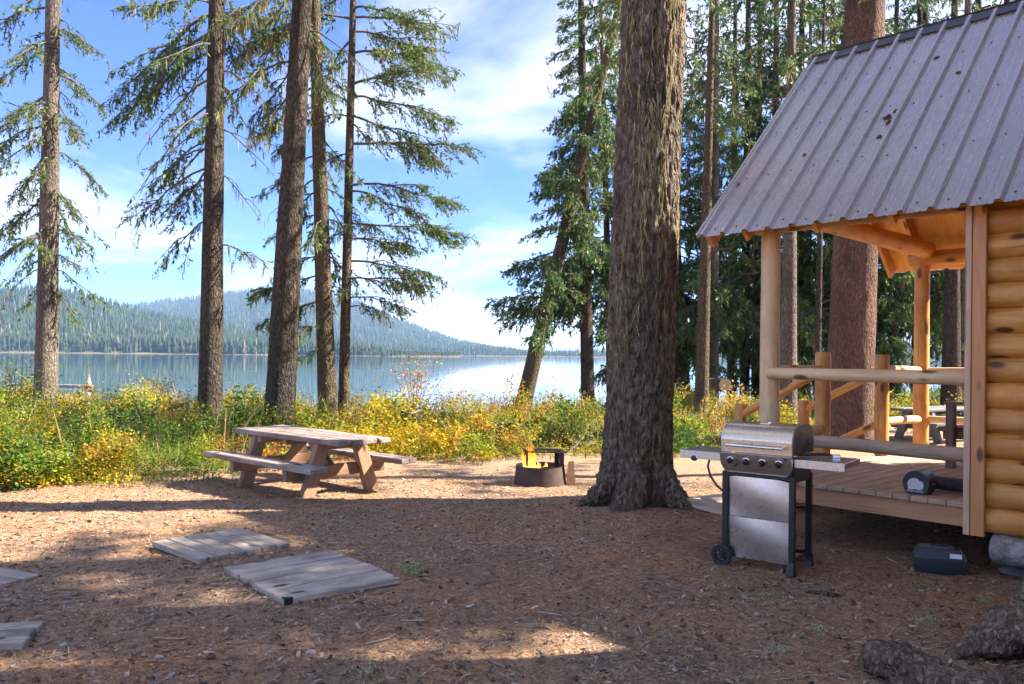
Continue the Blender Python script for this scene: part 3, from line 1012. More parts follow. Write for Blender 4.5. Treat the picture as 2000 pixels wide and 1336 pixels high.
forest_tree('thin dark trunk left of the great red trunk', 1596, 25, 4, 15, 3.4, 1.0, MAT['bark_dark'], lean=.5)
forest_tree('dark trunk framed between rear porch post and cabin corner', 1858, 27, 4, 38, 3.8, 1.0, MAT['bark_dark'])
forest_tree('pale trunk behind the dark one by the cabin corner', 1884, 33, 2, 26, .3, 1.1, MAT['bark_grey'])
forest_tree('conifer filling the gap right of the great red trunk', 1745, 34, 1, 22, 5.5, 1.15, MAT['bark_dark'])
forest_tree('farther conifer behind the front porch post', 1478, 37, 1, 22, 1.0, 1.2, MAT['bark_dark'])
forest_tree('farthest conifer showing above the low left end of the roof', 1430, 41, 0, 22, 2.0, 1.2, MAT['bark_dark'])
forest_tree('conifer whose boughs hang left of the great red trunk', 1640, 34, 3, 18, .9, 1.7, MAT['bark_dark'])
forest_tree('far conifer above the cabin ridge at the right edge', 1960, 38, 2, 26, .9, 1.15, MAT['bark_dark'])
forest_tree('conifer over the ridge just right of the red trunk top', 1800, 38, 0, 26, 2.9, 1.3, MAT['bark_dark'])
forest_tree('background conifer right of the straight dark shore conifer', 1260, 40, 1, 22, 4.4, 1.3, MAT['bark_dark'])

for i_, (px_, d_, k_, sc_, lab_) in enumerate((
        (1320, 35, 1, 1.35, 'bushy conifer just right of the huge trunk'),
        (1455, 36, 0, 1.35, 'dense conifer over the low left end of the roof'),
        (1510, 35, 3, 2.2, 'bushy conifer right behind the front porch post'),
        (1560, 37, 2, 1.3, 'lichen hung conifer above the left roof edge'),
        (1690, 34, 3, 2.1, 'low boughed conifer right of the great red trunk'),
        (1790, 36, 1, 1.4, 'dense dark conifer behind the rear porch post'),
        (1905, 35, 3, 2.2, 'bushy conifer hidden behind the cabin corner'),
        (1620, 40, 0, 1.4, 'distant conifer left of the red trunk'))):
    forest_tree(lab_, px_, d_, k_, 20, i_ * 1.3, sc_, MAT['bark_dark'])

# the great red trunk behind the porch
base = ground_at(1657, 17)
tm = trunk_mesh('trunk', 15, .47, .34, (.030, 0), 301, nr=64, dz=.08, flare=.22, furrow=.025)
C = Crown(301)
for k in range(18):
    z = 9.0 + k * .33
    C.branch((.03 * z, 0, z), C.rg.uniform(0, 6.28), C.rg.uniform(1.6, 2.8), up=.05, droop=.6, dens=.7, hang=.8, bare=.3, lich=.8)
assemble_tree('conifer_tree', 'great reddish brown scaly trunk rising behind the porch railing', base, tm, C.finish(), MAT['bark_red'], FOREST)

# the huge near trunk
base = ground_at(1243, 10.2)
tm = trunk_mesh('trunk', 14, .395, .35, (.028, 0), 311, nr=170, dz=.035, flare=.16, furrow=.13, roots=5, root_len=.24)
huge = empty('old_conifer_tree', base, 0, 'huge furrowed conifer trunk with yellow lichen beside the fire ring', 'tree')
link('trunk', tm, MAT['bark_near'], huge)
C = Crown(311)
for k in range(14):
    z = 9.3 + k * .33
    C.branch((.028 * z, 0, z), C.rg.uniform(0, 6.28), C.rg.uniform(1.8, 3.0), up=.05, droop=.6, dens=.6, hang=.8, bare=.3, lich=.5, r=.035)
# lichen streaks hugging the bark, thickest high on the side facing the clearing
rg = np.random.default_rng(5)
nl = 2600
z = 1.9 + 4.6 * rg.uniform(0, 1, nl) ** 0.75
a = R(252) + rg.normal(0, .45, nl)
a = np.where(rg.uniform(size=nl) < .38, R(312) + rg.normal(0, .22, nl), a)
streak = vnoise(np.stack([a * 9, z * .7, 0 * z], -1), 4)
keep = streak > 0.22
z, a = z[keep], a[keep]
rr = .395 + (.35 - .395) * (z / 14) ** .9 + .026
pos = np.stack([.028 * z + rr * np.cos(a), rr * np.sin(a), z], -1)
ln = rg.uniform(.05, .26, len(z))
nv = np.stack([-np.sin(a), np.cos(a), 0 * a], -1)
d = np.stack([.03 * np.cos(a), .03 * np.sin(a), -np.ones(len(a))], -1) + nv * rg.normal(0, .16, (len(a), 1))
wd = rg.uniform(.002, .008, len(a))
mid = pos + d * (ln * .35)[:, None] + .012 * np.stack([np.cos(a), np.sin(a), 0 * a], -1)
LQ = np.stack([pos, mid + nv * wd[:, None], pos + d * ln[:, None], mid - nv * wd[:, None]], 1)
g = rg.uniform(0, 1, (len(a), 1))
lcol = np.array([[.26, .22, .10]]) * (1 - g) + np.array([[.48, .43, .21]]) * g
parts = C.finish()
link('crown', parts['crown'], MAT['needle'], huge)
link('branchwork', parts['limbs'], MAT['limb'], huge)['kind'] = 'stuff'
o = link('bark_lichen', np_mesh('bark_lichen', LQ.reshape(-1, 3), np.arange(len(LQ) * 4).reshape(-1, 4), lcol), MAT['lichen'], huge)
o['kind'] = 'stuff'

# tree at the near right edge: root flare with two long surface roots
base = Vector((3.72, 4.75, gzf(3.72, 4.75)))
tm = trunk_mesh('trunk', 14, .52, .34, (.02, 0), 321, nr=140, dz=.06, flare=.55, furrow=.11, roots=5, root_len=.10)
near_tree = empty('old_conifer_tree', base, 0, 'flaring mossy root base of a tree at the lower right corner', 'tree')
link('trunk', tm, MAT['bark_near'], near_tree)
def root_mesh(pts, rad, seed, flat=.8, n=30, m=70):
    pts = np.array(pts, float); rad = np.array(rad, float)
    s = np.linspace(0, 1, len(pts)); q = np.linspace(0, 1, m)
    # smooth interpolation
    P = np.stack([np.interp(q, s, pts[:, k]) for k in range(3)], -1)
    for _ in range(6):
        P[1:-1] = .25 * P[:-2] + .5 * P[1:-1] + .25 * P[2:]
    rr = np.interp(q, s, rad)
    T = np.gradient(P, axis=0); T /= np.linalg.norm(T, axis=1)[:, None]
    S = np.cross(T, [0, 0, 1.0]); S /= np.linalg.norm(S, axis=1)[:, None] + 1e-9
    U = np.cross(S, T)
    a = np.linspace(0, 2 * np.pi, n, endpoint=False)
    QQ, A = np.meshgrid(q, a, indexing='ij')
    pn = np.stack([QQ * 9, np.cos(A) * 1.6, np.sin(A) * 1.6], -1)
    f = 1 + .24 * fbm(pn * 1.6, seed, 4) + .12 * (1 - np.abs(vnoise(np.stack([QQ * 8, np.cos(A) * 6, np.sin(A) * 6], -1), seed + 2)))
    V = P[:, None] + (S[:, None] * np.cos(A)[..., None] + U[:, None] * np.sin(A)[..., None] * flat) * (rr[:, None] * f)[..., None]
    i, j = np.meshgrid(np.arange(m - 1), np.arange(n), indexing='ij')
    x = (i * n + j).ravel(); y = (i * n + (j + 1) % n).ravel()
    return np_mesh('root', V.reshape(-1, 3), np.stack([x, y, y + n, x + n], -1), None, True)
def loc(px, py, z):
    return at_z(px, py, z) - base
r1 = [(-.25, .0, .30), loc(1985, 1230, .16), loc(1920, 1265, .06), loc(1860, 1290, -.02)]
MAT['bark_root'] = bark('bark_root', (.085, .060, .042), (.22, .165, .115), (.45, .36, .27), 1.4, 1.0)
link('root', root_mesh(r1, [.28, .17, .09, .03], 1), MAT['bark_root'], near_tree)
r2 = [(-.3, -.35, .05), loc(1990, 1390, .02), loc(1860, 1345, .03), loc(1770, 1305, .08), loc(1735, 1285, .10), loc(1712, 1290, .02), loc(1705, 1300, -.08)]
link('root', root_mesh(r2, [.22, .16, .13, .125, .12, .085, .03], 2), MAT['bark_root'], near_tree)
hb = huge.location
for i_, (pts_, rad_) in enumerate((
        ([(-.22, -.15, .42), (-.42, -.24, .17), (-.60, -.33, .05), (-.80, -.40, -.03)], [.20, .13, .085, .02]),
        ([(.20, -.18, .40), (.36, -.36, .14), (.50, -.52, .03), (.62, -.66, -.05)], [.20, .13, .08, .02]),
        ([(-.02, -.25, .38), (-.06, -.46, .12), (-.10, -.62, .01), (-.12, -.74, -.05)], [.22, .12, .07, .02]),
        ([(.26, .02, .40), (.48, .06, .12), (.66, .12, .0), (.80, .14, -.06)], [.18, .11, .06, .02]))):
    link('root', root_mesh(pts_, rad_, 11 + i_, flat=1.0), MAT['bark_near'], huge)
C = Crown(321)
for k in range(26):
    z = 6.0 + k * .3
    C.branch((.02 * z, 0, z), C.rg.uniform(0, 6.28), C.rg.uniform(1.8, 3.2), up=.05, droop=.6, dens=.8, hang=.8, bare=.2, lich=.3, r=.035)
parts = C.finish()
link('crown', parts['crown'], MAT['needle'], near_tree)
link('branchwork', parts['limbs'], MAT['limb'], near_tree)['kind'] = 'stuff'

# forest right of the cabin (outside the frame): it throws the shade over the clearing
SHADE = [(13.2, 13.9, 4, 1.15, .4), (10.5, 8.2, 0, 1.25, 1.1), (12.9, 8.7, 2, 1.35, 3.1), (13.8, 7.4, 1, 1.5, 2.0), (10.8, 4.4, 0, 1.15, .3), (9.4, 1.4, 2, 1.0, 1.9), (13.0, 2.6, 0, 1.3, 4.0), (11.8, 6.9, 1, 1.3, 2.2), (15.5, 5.0, 2, 1.25, .8), (8.2, -1.4, 1, 1.1, 3.0), (14.5, 8.6, 0, 1.05, 5.0), (17.5, 2.0, 0, 1.35, 2.7), (11.0, -1.0, 0, 1.2, 5.6)]
for i, (x, y, k, sc, rz) in enumerate(SHADE):
    tm_, parts_ = PROTO[k]
    e = empty('conifer_tree', (x, y, gzf(x, y) - .05), 0, 'conifer in the forest right of the cabin', 'tree', 'conifers right of the cabin')
    e.scale = (sc,) * 3
    t = link('trunk', tm_, None, e)
    if not t.data.materials: t.data.materials.append(MAT['bark_dark'])
    link('crown', parts_['crown'], None, e, rot=(0, 0, rz))
    link('branchwork', parts_['limbs'], None, e, rot=(0, 0, rz))['kind'] = 'stuff'

# ------------------------------------------------------------------ undergrowth
def veg_edge(x):
    """where the dirt clearing ends (y as a function of x)"""
    e = np.interp(x, [-14, -9, -6.2, -5.0, -4.2, -3.2, -1.8, 0, 1.8, 3.7, 5.5, 7.5, 9, 12, 16], [9.2, 9.6, 10.6, 11.3, 12.0, 13.0, 13.6, 14.0, 14.8, 15.2, 16.5, 19.5, 22.0, 24, 26])
    return e + .35 * np.sin(x * 1.7) + .2 * np.sin(x * 4.1 + 1)

YEL, YGR, GRN, DGR, ORG, TAN = [np.array(c) for c in ((.60, .36, .012), (.30, .32, .02), (.12, .23, .022), (.045, .10, .02), (.48, .16, .02), (.46, .31, .11))]
def leaf_quads(pos, ln, wd, rg, up=.55, out=None):
    n = len(pos)
    d = rg.normal(size=(n, 3)); d[:, 2] *= .5
    if out is not None: d += out
    d /= np.linalg.norm(d, axis=1)[:, None]
    nn = rg.normal(size=(n, 3)) * (1 - up); nn[:, 2] += up * 1.4
    s = np.cross(d, nn); s /= np.linalg.norm(s, axis=1)[:, None] + 1e-9
    mid = pos + d * (ln * .45)[:, None]
    return np.stack([pos, mid + s * wd[:, None], pos + d * ln[:, None], mid - s * wd[:, None]], 1)

def undergrowth():
    rg = np.random.default_rng(77)
    N = 4200
    d = 9.5 + 27 * rg.uniform(0, 1, N) ** 1.0
    x = rg.uniform(-.68, .66, N) * d
    ok = (d > veg_edge(x) + .25) & (d < shore_y(x) - .6)
    x, y = x[ok], d[ok]
    # keep paths and things clear
    patch = np.clip(1.5 * vnoise(np.stack([x * .55, y * .35, 0 * x], -1), 12), -1, 1)
    patch2 = vnoise(np.stack([x * .7, y * .5, 0 * x], -1), 15)
    keep = rg.uniform(size=len(x)) < np.clip(.72 + .5 * patch2, .22, 1)
    x, y, patch, patch2 = x[keep], y[keep], patch[keep], patch2[keep]
    n = len(x)
    edge = np.clip((y - veg_edge(x)) / 3.6, 0, 1)
    big = rg.uniform(size=n) < .30
    Hs = np.where(big, (.30 + .56 * edge) * rg.uniform(.6, 1.3, n), (.13 + .22 * edge) * rg.uniform(.5, 1.4, n)) * .88 * (1 + .45 * patch2)
    Rs = np.where(big, rg.uniform(.32, .72, n), rg.uniform(.22, .5, n))
    cnt = (np.where(big, 560, 95) * rg.uniform(.6, 1.3, n) * np.clip(17 / y, .5, 1.35)).astype(int)
    rep = np.repeat(np.arange(n), cnt)
    m = len(rep)
    ph = rg.uniform(0, 2 * np.pi, m); q = np.sqrt(rg.uniform(0, 1, m))
    rr = Rs[rep] * q
    lump = 1 + .28 * np.sin(3 * ph + rep * 1.7) * q + .18 * np.sin(5 * ph + rep)
    top = Hs[rep] * (1 - .72 * q ** 2.4) * lump
    zz = top * (.25 + .75 * rg.uniform(0, 1, m) ** .38)
    # stems make the tops ragged
    spike = rg.uniform(size=m) < .05
    zz = np.where(spike, top * rg.uniform(1.0, 1.4, m), zz)
    px = x[rep] + rr * np.cos(ph); py = y[rep] + rr * np.sin(ph)
    pz = gz(px, py) + zz
    pos = np.stack([px, py, pz], -1)
    ln = (rg.uniform(.7, 1.3, m) * np.clip(.046 * np.exp(rg.normal(0, .34, n)), .024, .10)[rep]) * np.clip(y[rep] / 16, .8, 1.5)
    out = np.stack([np.cos(ph) * .5, np.sin(ph) * .5, .25 + 0 * ph], -1)
    Q = leaf_quads(pos, ln, ln * rg.uniform(.24, .36, m), rg, .55, out)
    # colour of each bush: yellow and green drifts
    hue = np.clip(.40 + .36 * patch + rg.normal(0, .26, n), 0, 1)
    pal = np.stack([DGR, GRN, YGR, YGR * .5 + YEL * .5, YEL])
    def shade(h):
        t = np.clip(h, 0, .9999) * (len(pal) - 1); lo = np.floor(t).astype(int)
        return pal[lo] * (1 - (t - lo))[:, None] + pal[np.minimum(lo + 1, len(pal) - 1)] * (t - lo)[:, None]
    base = shade(hue)
    rust = rg.uniform(size=n) < .035
    base[rust] = ORG
    tan = rg.uniform(size=n) < .05
    base[tan] = TAN
    col = base[rep] * rg.uniform(.65, 1.3, (m, 1)) + rg.normal(0, .012, (m, 3))
    odd = rg.uniform(size=m) < .05
    col[odd] = shade(rg.uniform(0, 1, odd.sum()))
    col = np.clip(col, .01, .7)
    me = np_mesh('undergrowth', Q.reshape(-1, 3), np.arange(m * 4).reshape(-1, 4), col)
    o = link('undergrowth', me, MAT['leaf'])
    tag(o, 'yellow and green autumn huckleberry undergrowth along the lake bank', kind='stuff')
    # bare woody stalks
    k = 5200
    gy = 9.5 + 26 * rg.uniform(0, 1, k); gx = rg.uniform(-.68, .66, k) * gy
    ok = (gy > veg_edge(gx) + .3) & (gy < shore_y(gx) + .3)
    gx, gy = gx[ok], gy[ok]; k = len(gx)
    hh = rg.uniform(.3, 1.05, k) * np.clip((gy - veg_edge(gx)) / 3, .35, 1)
    b = np.stack([gx, gy, gz(gx, gy)], -1)
    tip = b + np.concatenate([rg.normal(0, .3, (k, 2)) * hh[:, None], hh[:, None]], 1)
    a = rg.uniform(0, 6.28, k); s = np.stack([np.cos(a), np.sin(a), 0 * a], -1) * (.0045 + .005 * rg.uniform(size=k))[:, None]
    Q = np.stack([b - s, b + s, tip + s * .4, tip - s * .4], 1)
    c = np.where(rg.uniform(size=(k, 1)) < .6, np.array([[.11, .075, .05]]), np.array([[.34, .27, .19]])) * rg.uniform(.6, 1.3, (k, 1))
    o = link('dry_stalks', np_mesh('dry_stalks', Q.reshape(-1, 3), np.arange(k * 4).reshape(-1, 4), c), MAT['litter'])
    tag(o, 'bare brown stalks sticking up through the lake bank bushes', kind='stuff')
    # grass and stalks
    k = 16000
    gy = 9.5 + 26 * rg.uniform(0, 1, k); gx = rg.uniform(-.68, .66, k) * gy
    ok = (gy > veg_edge(gx) - .15) & (gy < shore_y(gx) + .3)
    gx, gy = gx[ok], gy[ok]; k = len(gx)
    hh = rg.uniform(.15, .55, k) * np.clip((gy - veg_edge(gx)) / 1.5, .3, 1)
    tall = (rg.uniform(size=k) < .03); hh = np.where(tall, hh * 2.0, hh)
    b = np.stack([gx, gy, gz(gx, gy)], -1)
    lean = rg.normal(0, .28, (k, 2)) * hh[:, None]
    tip = b + np.concatenate([lean, hh[:, None]], 1)
    a = rg.uniform(0, 6.28, k); s = np.stack([np.cos(a), np.sin(a), 0 * a], -1) * (.006 + .003 * rg.uniform(size=k))[:, None]
    mid = (b * .45 + tip * .55); mid[:, :2] -= lean * .12
    Q = np.stack([b - s, b + s, tip, mid - s], 1)
    c = np.where(rg.uniform(size=(k, 1)) < .45, np.array([[.34, .27, .14]]), np.array([[.13, .19, .04]])) * rg.uniform(.6, 1.2, (k, 1))
    me = np_mesh('grass', Q.reshape(-1, 3), np.arange(k * 4).reshape(-1, 4), c)
    o = link('grass', me, MAT['leaf'])
    tag(o, 'dry and green grass blades among the lake bank bushes', kind='stuff')
undergrowth()

def shrub(name, label, px, d, H, Rw, nstem, nleaf, palette, leaf=.06, cat='shrub', group=None, lo=.25, airy=False, seed=0, spread=1.0):
    """stems fan out from the base, leaves sit along them"""
    rg = np.random.default_rng(900 + seed + int(px))
    b = ground_at(px, d)
    e = empty(name, b, 0, label, cat, group)
    st = MB()
    P, O = [], []
    for i in range(nstem):
        a = rg.uniform(0, 6.28); rad = Rw * rg.uniform(.2, 1) * spread
        h = H * rg.uniform(.6, 1.0)
        q = np.linspace(0, 1, 6)
        wob = np.cumsum(rg.normal(0, .03, (6, 2)), 0) * H
        pts = np.stack([np.cos(a) * rad * q ** 1.3 + wob[:, 0] * q, np.sin(a) * rad * q ** 1.3 + wob[:, 1] * q, h * q], -1)
        st.tube(pts, list(np.linspace(.006, .002, 6) * (1 + H * .6)), 4, False)
        k = nleaf // nstem
        u = lo + (1 - lo) * rg.uniform(0, 1, k) ** .8
        p = np.stack([np.interp(u, q, pts[:, j]) for j in range(3)], -1)
        off = rg.normal(0, 1, (k, 3)) * np.array([1, 1, .6]) * (.05 + .09 * H) * (1.15 - .5 * u)[:, None]
        P.append(p + off); O.append(off / (np.linalg.norm(off, axis=1)[:, None] + 1e-9) * .8)
    P = np.concatenate(P); O = np.concatenate(O); m = len(P)
    P[:, 2] = np.maximum(P[:, 2], .03)
    ln = leaf * rg.uniform(.65, 1.3, m)
    Q = leaf_quads(P, ln, ln * rg.uniform(.24, .34, m), rg, .5, O)
    pal = np.array(palette)
    c = pal[rg.integers(0, len(pal), m)] * rg.uniform(.65, 1.25, (m, 1))
    link('foliage', np_mesh('foliage', Q.reshape(-1, 3), np.arange(m * 4).reshape(-1, 4), np.clip(c, .01, .7)), MAT['leaf'], e)
    st.build('stems', MAT['limb'], e)
    return e

BUSH = 'bushes standing out of the undergrowth'
PNK = np.array([.42, .20, .10])
shrub('sapling', 'sparse orange leaved sapling rising against the lake', 815, 21, 2.05, .75, 12, 560, [ORG, PNK, YEL, TAN], .075, 'sapling', BUSH, .35, seed=1)
shrub('bush', 'dark leafed bush by the water left of the second trunk', 312, 27, 1.45, .75, 12, 700, [DGR, DGR * .6, TAN * .4], .07, 'bush', BUSH, .3, seed=2)
shrub('bush', 'tall yellow green bush at the far left edge', 35, 18, 1.65, .7, 9, 620, [GRN, YGR, YGR, TAN], .065, 'bush', BUSH, .3, seed=3)
shrub('bush', 'bright green broad leaf bush between leaning tree and huge trunk', 1118, 20, .95, .75, 14, 1300, [GRN, GRN * 1.15, YGR], .085, 'bush', BUSH, .2, seed=4)
shrub('bush', 'bright yellow bush just right of the picnic table', 872, 14.6, .72, .62, 14, 1100, [YEL, YEL, YGR], .065, 'bush', BUSH, .2, seed=5)
shrub('bush', 'yellow bush right behind the picnic table end', 742, 14.2, .75, .5, 12, 800, [YEL, YEL, YGR], .065, 'bush', BUSH, .2, seed=6)
shrub('bush', 'golden bush beside the base of the second trunk', 352, 16.0, .95, .6, 14, 1000, [YEL * .9 + TAN * .3, YEL, TAN], .07, 'bush', BUSH, .2, seed=7)
shrub('bush', 'green leafy bush in the left foreground corner', 40, 10.8, .75, .65, 14, 1300, [GRN, GRN, YGR, DGR], .07, 'bush', BUSH, .15, seed=8)
shrub('bush', 'low green bush at the left edge of the clearing', 100, 11.3, .55, .6, 12, 900, [GRN, YGR, DGR], .06, 'bush', BUSH, .15, seed=9)
shrub('fern', 'rust brown withered fern at the clearing edge', 190, 12.0, .42, .4, 10, 420, [ORG * .8, ORG, TAN], .09, 'fern', None, .15, seed=10)
shrub('bush', 'pale yellow bush left of the picnic table bench', 225, 12.6, .62, .6, 14, 1000, [YEL, YGR, TAN], .06, 'bush', BUSH, .2, seed=11)
shrub('bush', 'sunlit golden bush against the shore left of the first trunk gap', 150, 21, .95, .8, 16, 1100, [YEL, YEL * 1.05, YGR], .075, 'bush', BUSH, .2, seed=12)
shrub('bush', 'dry straw coloured bush right of the slender mossy trunk', 1440, 22, .95, .8, 14, 1100, [TAN * 1.1, YEL, YGR], .07, 'bush', BUSH, .2, seed=13)
shrub('bush', 'fresh green bush right of the huge trunk', 1345, 17.5, .72, .6, 14, 1100, [GRN * 1.2, YGR, GRN], .065, 'bush', BUSH, .2, seed=14)
shrub('bush', 'reddish twiggy bush at the shore left of the leaning tree', 955, 27, 1.0, .8, 12, 620, [ORG, TAN, YEL, GRN], .07, 'bush', BUSH, .3, seed=15)
shrub('bush', 'yellow bush low behind the fire ring', 1010, 15.2, .55, .7, 14, 900, [YEL, TAN, YGR], .06, 'bush', BUSH, .15, seed=16)
shrub('bush', 'bright yellow green bush beyond the porch stairs', 1520, 19.5, .9, .8, 14, 1200, [YEL, YGR, YGR], .07, 'bush', BUSH, .2, seed=17)
shrub('bush', 'bright yellow green bush behind the rear porch post', 1770, 21.5, 1.0, .9, 16, 1300, [YEL, YGR, GRN], .07, 'bush', BUSH, .2, seed=18)
shrub('bush', 'light green bush by the cabin corner beyond the porch', 1895, 22.5, 1.05, .9, 14, 1000, [YGR, GRN, YEL], .07, 'bush', BUSH, .2, seed=19)
shrub('bush', 'thin dark shore shrub between the double trunk and the orange sapling', 765, 25, 1.2, .6, 10, 380, [DGR, GRN, TAN * .6], .07, 'bush', BUSH, .3, seed=20)

# little fir left of the picnic table trunk
b = ground_at(478, 17.2)
C = Crown(401)
z = .1
while z < 1.15:
    for k in range(4):
        C.branch((0, 0, z), C.rg.uniform(0, 6.28), .62 * (1.2 - z) + .08, up=.25, droop=.1, dens=2.2, hang=.15, bare=0, r=.008, spray=.075, tint=.35, sec=.5)
    z += .13
assemble_tree('fir_sapling', 'small bright green fir sapling behind the picnic table', b, trunk_mesh('trunk', 1.2, .018, .005, (0, 0), 9, nr=8, dz=.2), C.finish(), MAT['limb'])

# ------------------------------------------------------------------ needle litter
def litter():
    rg = np.random.default_rng(31)
    def scatter(n, dmin, dmax, pw):
        d = dmin + (dmax - dmin) * rg.uniform(0, 1, n) ** pw
        x = rg.uniform(-.66, .66, n) * d
        ok = d < veg_edge(x) + .6
        return x[ok], d[ok]
    def flat(x, y, ln, wd, tilt, lift):
        n = len(x)
        a = rg.uniform(0, 2 * np.pi, n)
        d = np.stack([np.cos(a), np.sin(a), rg.normal(0, tilt, n)], -1)
        s = np.stack([-np.sin(a), np.cos(a), rg.normal(0, tilt, n)], -1)
        p = np.stack([x, y, gz(x, y) + .006 * vnoise(np.stack([x * 11, y * 11, 0 * x], -1), 8) + lift], -1)
        L = (d * (ln / 2)[:, None]); W = s * (wd / 2)[:, None]
        return np.stack([p - L - W * .6, p + L - W, p + L * .9 + W * .7, p - L * .9 + W], 1)
    Qs, Cs = [], []
    # needles
    x, y = scatter(130000, 3.2, 12.0, 1.0)
    n = len(x)
    Qs.append(flat(x, y, rg.uniform(.02, .055, n), rg.uniform(.002, .004, n) * np.clip(y / 4.5, 1, 2.5), .22, rg.uniform(.001, .010, n)))
    cl = np.array([[.34, .17, .075], [.42, .25, .13], [.22, .12, .07], [.50, .37, .24], [.16, .10, .07]])
    c = cl[rg.integers(0, len(cl), n)]
    red = sstep(-.1, .5, vnoise(np.stack([x * .5, y * .5, 0 * x], -1), 44))[:, None]
    c = c * (1 - .5 * red) + np.array([[.44, .18, .065]]) * .5 * red
    Cs.append(np.clip(c * rg.uniform(.7, 1.6, (n, 1)), 0, .75))
    # bark chips, cone scales
    x, y = scatter(42000, 3.2, 13, 1.0)
    n = len(x)
    big = rg.uniform(size=n) ** 6
    Qs.append(flat(x, y, .012 + .05 * big, .008 + .022 * big, .25, rg.uniform(.003, .010, n)))
    cl = np.array([[.12, .085, .065], [.24, .175, .135], [.30, .23, .18], [.46, .37, .29], [.06, .042, .035], [.32, .17, .09], [.08, .055, .045]])
    Cs.append(cl[rg.integers(0, len(cl), n)] * rg.uniform(.7, 1.2, (n, 1)))
    Q = np.concatenate(Qs); Cc = np.concatenate(Cs)
    o = link('needle_litter', np_mesh('needle_litter', Q.reshape(-1, 3), np.arange(len(Q) * 4).reshape(-1, 4), Cc), MAT['litter'])
    tag(o, 'fallen needles and bark chips strewn over the clearing', kind='stuff')
    # twigs, pebbles, cones as small solids
    mb_v, mb_f, cc = [], [], []
    x, y = scatter(420, 3.4, 10, 1.0)
    for X, Y in zip(x, y):
        b = len(mb_v)
        z0 = gzf(X, Y) + .006
        kind = rg.uniform()
        if kind < .45:
            L, r = rg.uniform(.05, .20), rg.uniform(.0025, .006)
            a = rg.uniform(0, 6.28)
            for s_ in (-1, 1):
                for k in range(4):
                    t = k * math.pi / 2
                    mb_v.append((X + math.cos(a) * L * s_ * .5 - math.sin(a) * r * math.cos(t), Y + math.sin(a) * L * s_ * .5 + math.cos(a) * r * math.cos(t), z0 + r + r * math.sin(t)))
            for k in range(4):
                mb_f.append((b + k, b + (k + 1) % 4, b + 4 + (k + 1) % 4, b + 4 + k)); cc.append(np.array([.33, .27, .21]) * rg.uniform(.5, 1.2))
        else:
            sx, sy, sz = rg.uniform(.010, .028), rg.uniform(.010, .022), rg.uniform(.006, .015)
            col = (np.array([.30, .255, .22]) if rg.uniform() < .6 else np.array([.16, .09, .05])) * rg.uniform(.6, 1.3)
            a = rg.uniform(0, 6.28)
            nlat = 6
            for lev, (rad, h) in enumerate(((.8, .1), (1, .5), (.6, .95))):
                for k in range(nlat):
                    t = a + k * 2 * math.pi / nlat
                    mb_v.append((X + sx * rad * math.cos(t) * rg.uniform(.8, 1.15), Y + sy * rad * math.sin(t) * rg.uniform(.8, 1.15), z0 + sz * 2 * h - .004))
            for lev in range(2):
                for k in range(nlat):
                    mb_f.append((b + lev * nlat + k, b + lev * nlat + (k + 1) % nlat, b + (lev + 1) * nlat + (k + 1) % nlat, b + (lev + 1) * nlat + k)); cc.append(col)
            for k in (0, 2):
                mb_f.append((b + 12 + k, b + 12 + k + 1, b + 12 + k + 2, b + 12 + (k + 3) % 6 if k == 0 else b + 12)); cc.append(col)
    mb_f = [f for f in mb_f]
    me = bpy.data.meshes.new('ground_debris')
    me.from_pydata(mb_v, [], mb_f)
    at = me.attributes.new('Col', 'FLOAT_COLOR', 'FACE')
    arr = np.ones((len(mb_f), 4), np.float32); arr[:, :3] = np.array(cc)
    at.data.foreach_set('color', arr.ravel())
    o = link('ground_debris', me, MAT['litter'])
    tag(o, 'twigs, small pebbles and cones scattered on the dirt', kind='stuff')
    # pale green lichen tufts fallen on the dirt near the cabin
    LP = [(1795, 1145, .09), (1800, 1212, .05), (1820, 1212, .04), (1500, 1163, .03), (1655, 1120, .03), (1520, 1270, .05), (715, 1310, .06), (1920, 1172, .04), (1980, 1108, .05), (1340, 1015, .04), (1600, 1228, .04)]
    Qs = []
    for (px, py, r) in LP:
        p = at_z(px, py, 0)
        k = 110
        x = p.x + rg.normal(0, r, k); y = p.y + rg.normal(0, r * .8, k)
        Qs.append(flat(x, y, rg.uniform(.010, .030, k), rg.uniform(.003, .007, k), .5, rg.uniform(.004, .016, k)))
    Q = np.concatenate(Qs)
    c = np.array([[.46, .46, .27]]) * rg.uniform(.6, 1.25, (len(Q), 1))
    o = link('fallen_lichen', np_mesh('fallen_lichen', Q.reshape(-1, 3), np.arange(len(Q) * 4).reshape(-1, 4), c), MAT['lichen'])
    tag(o, 'pale green lichen tufts lying on the needle floor', kind='stuff')
litter()

# ------------------------------------------------------------------ cabin
CABIN_ROT = R(43.16)
cabin = empty('log_cabin', (3.78, 6.67, 0), CABIN_ROT, 'honey coloured log cabin with brown metal roof and open corner porch', 'cabin')
RZ0, PITCH = 2.965, 1.0      # eave height, 45 degrees
def roof_z(w):               # top of the sheathing
    return RZ0 + (w + .35) if w <= 2 else RZ0 + (4.35 - w)
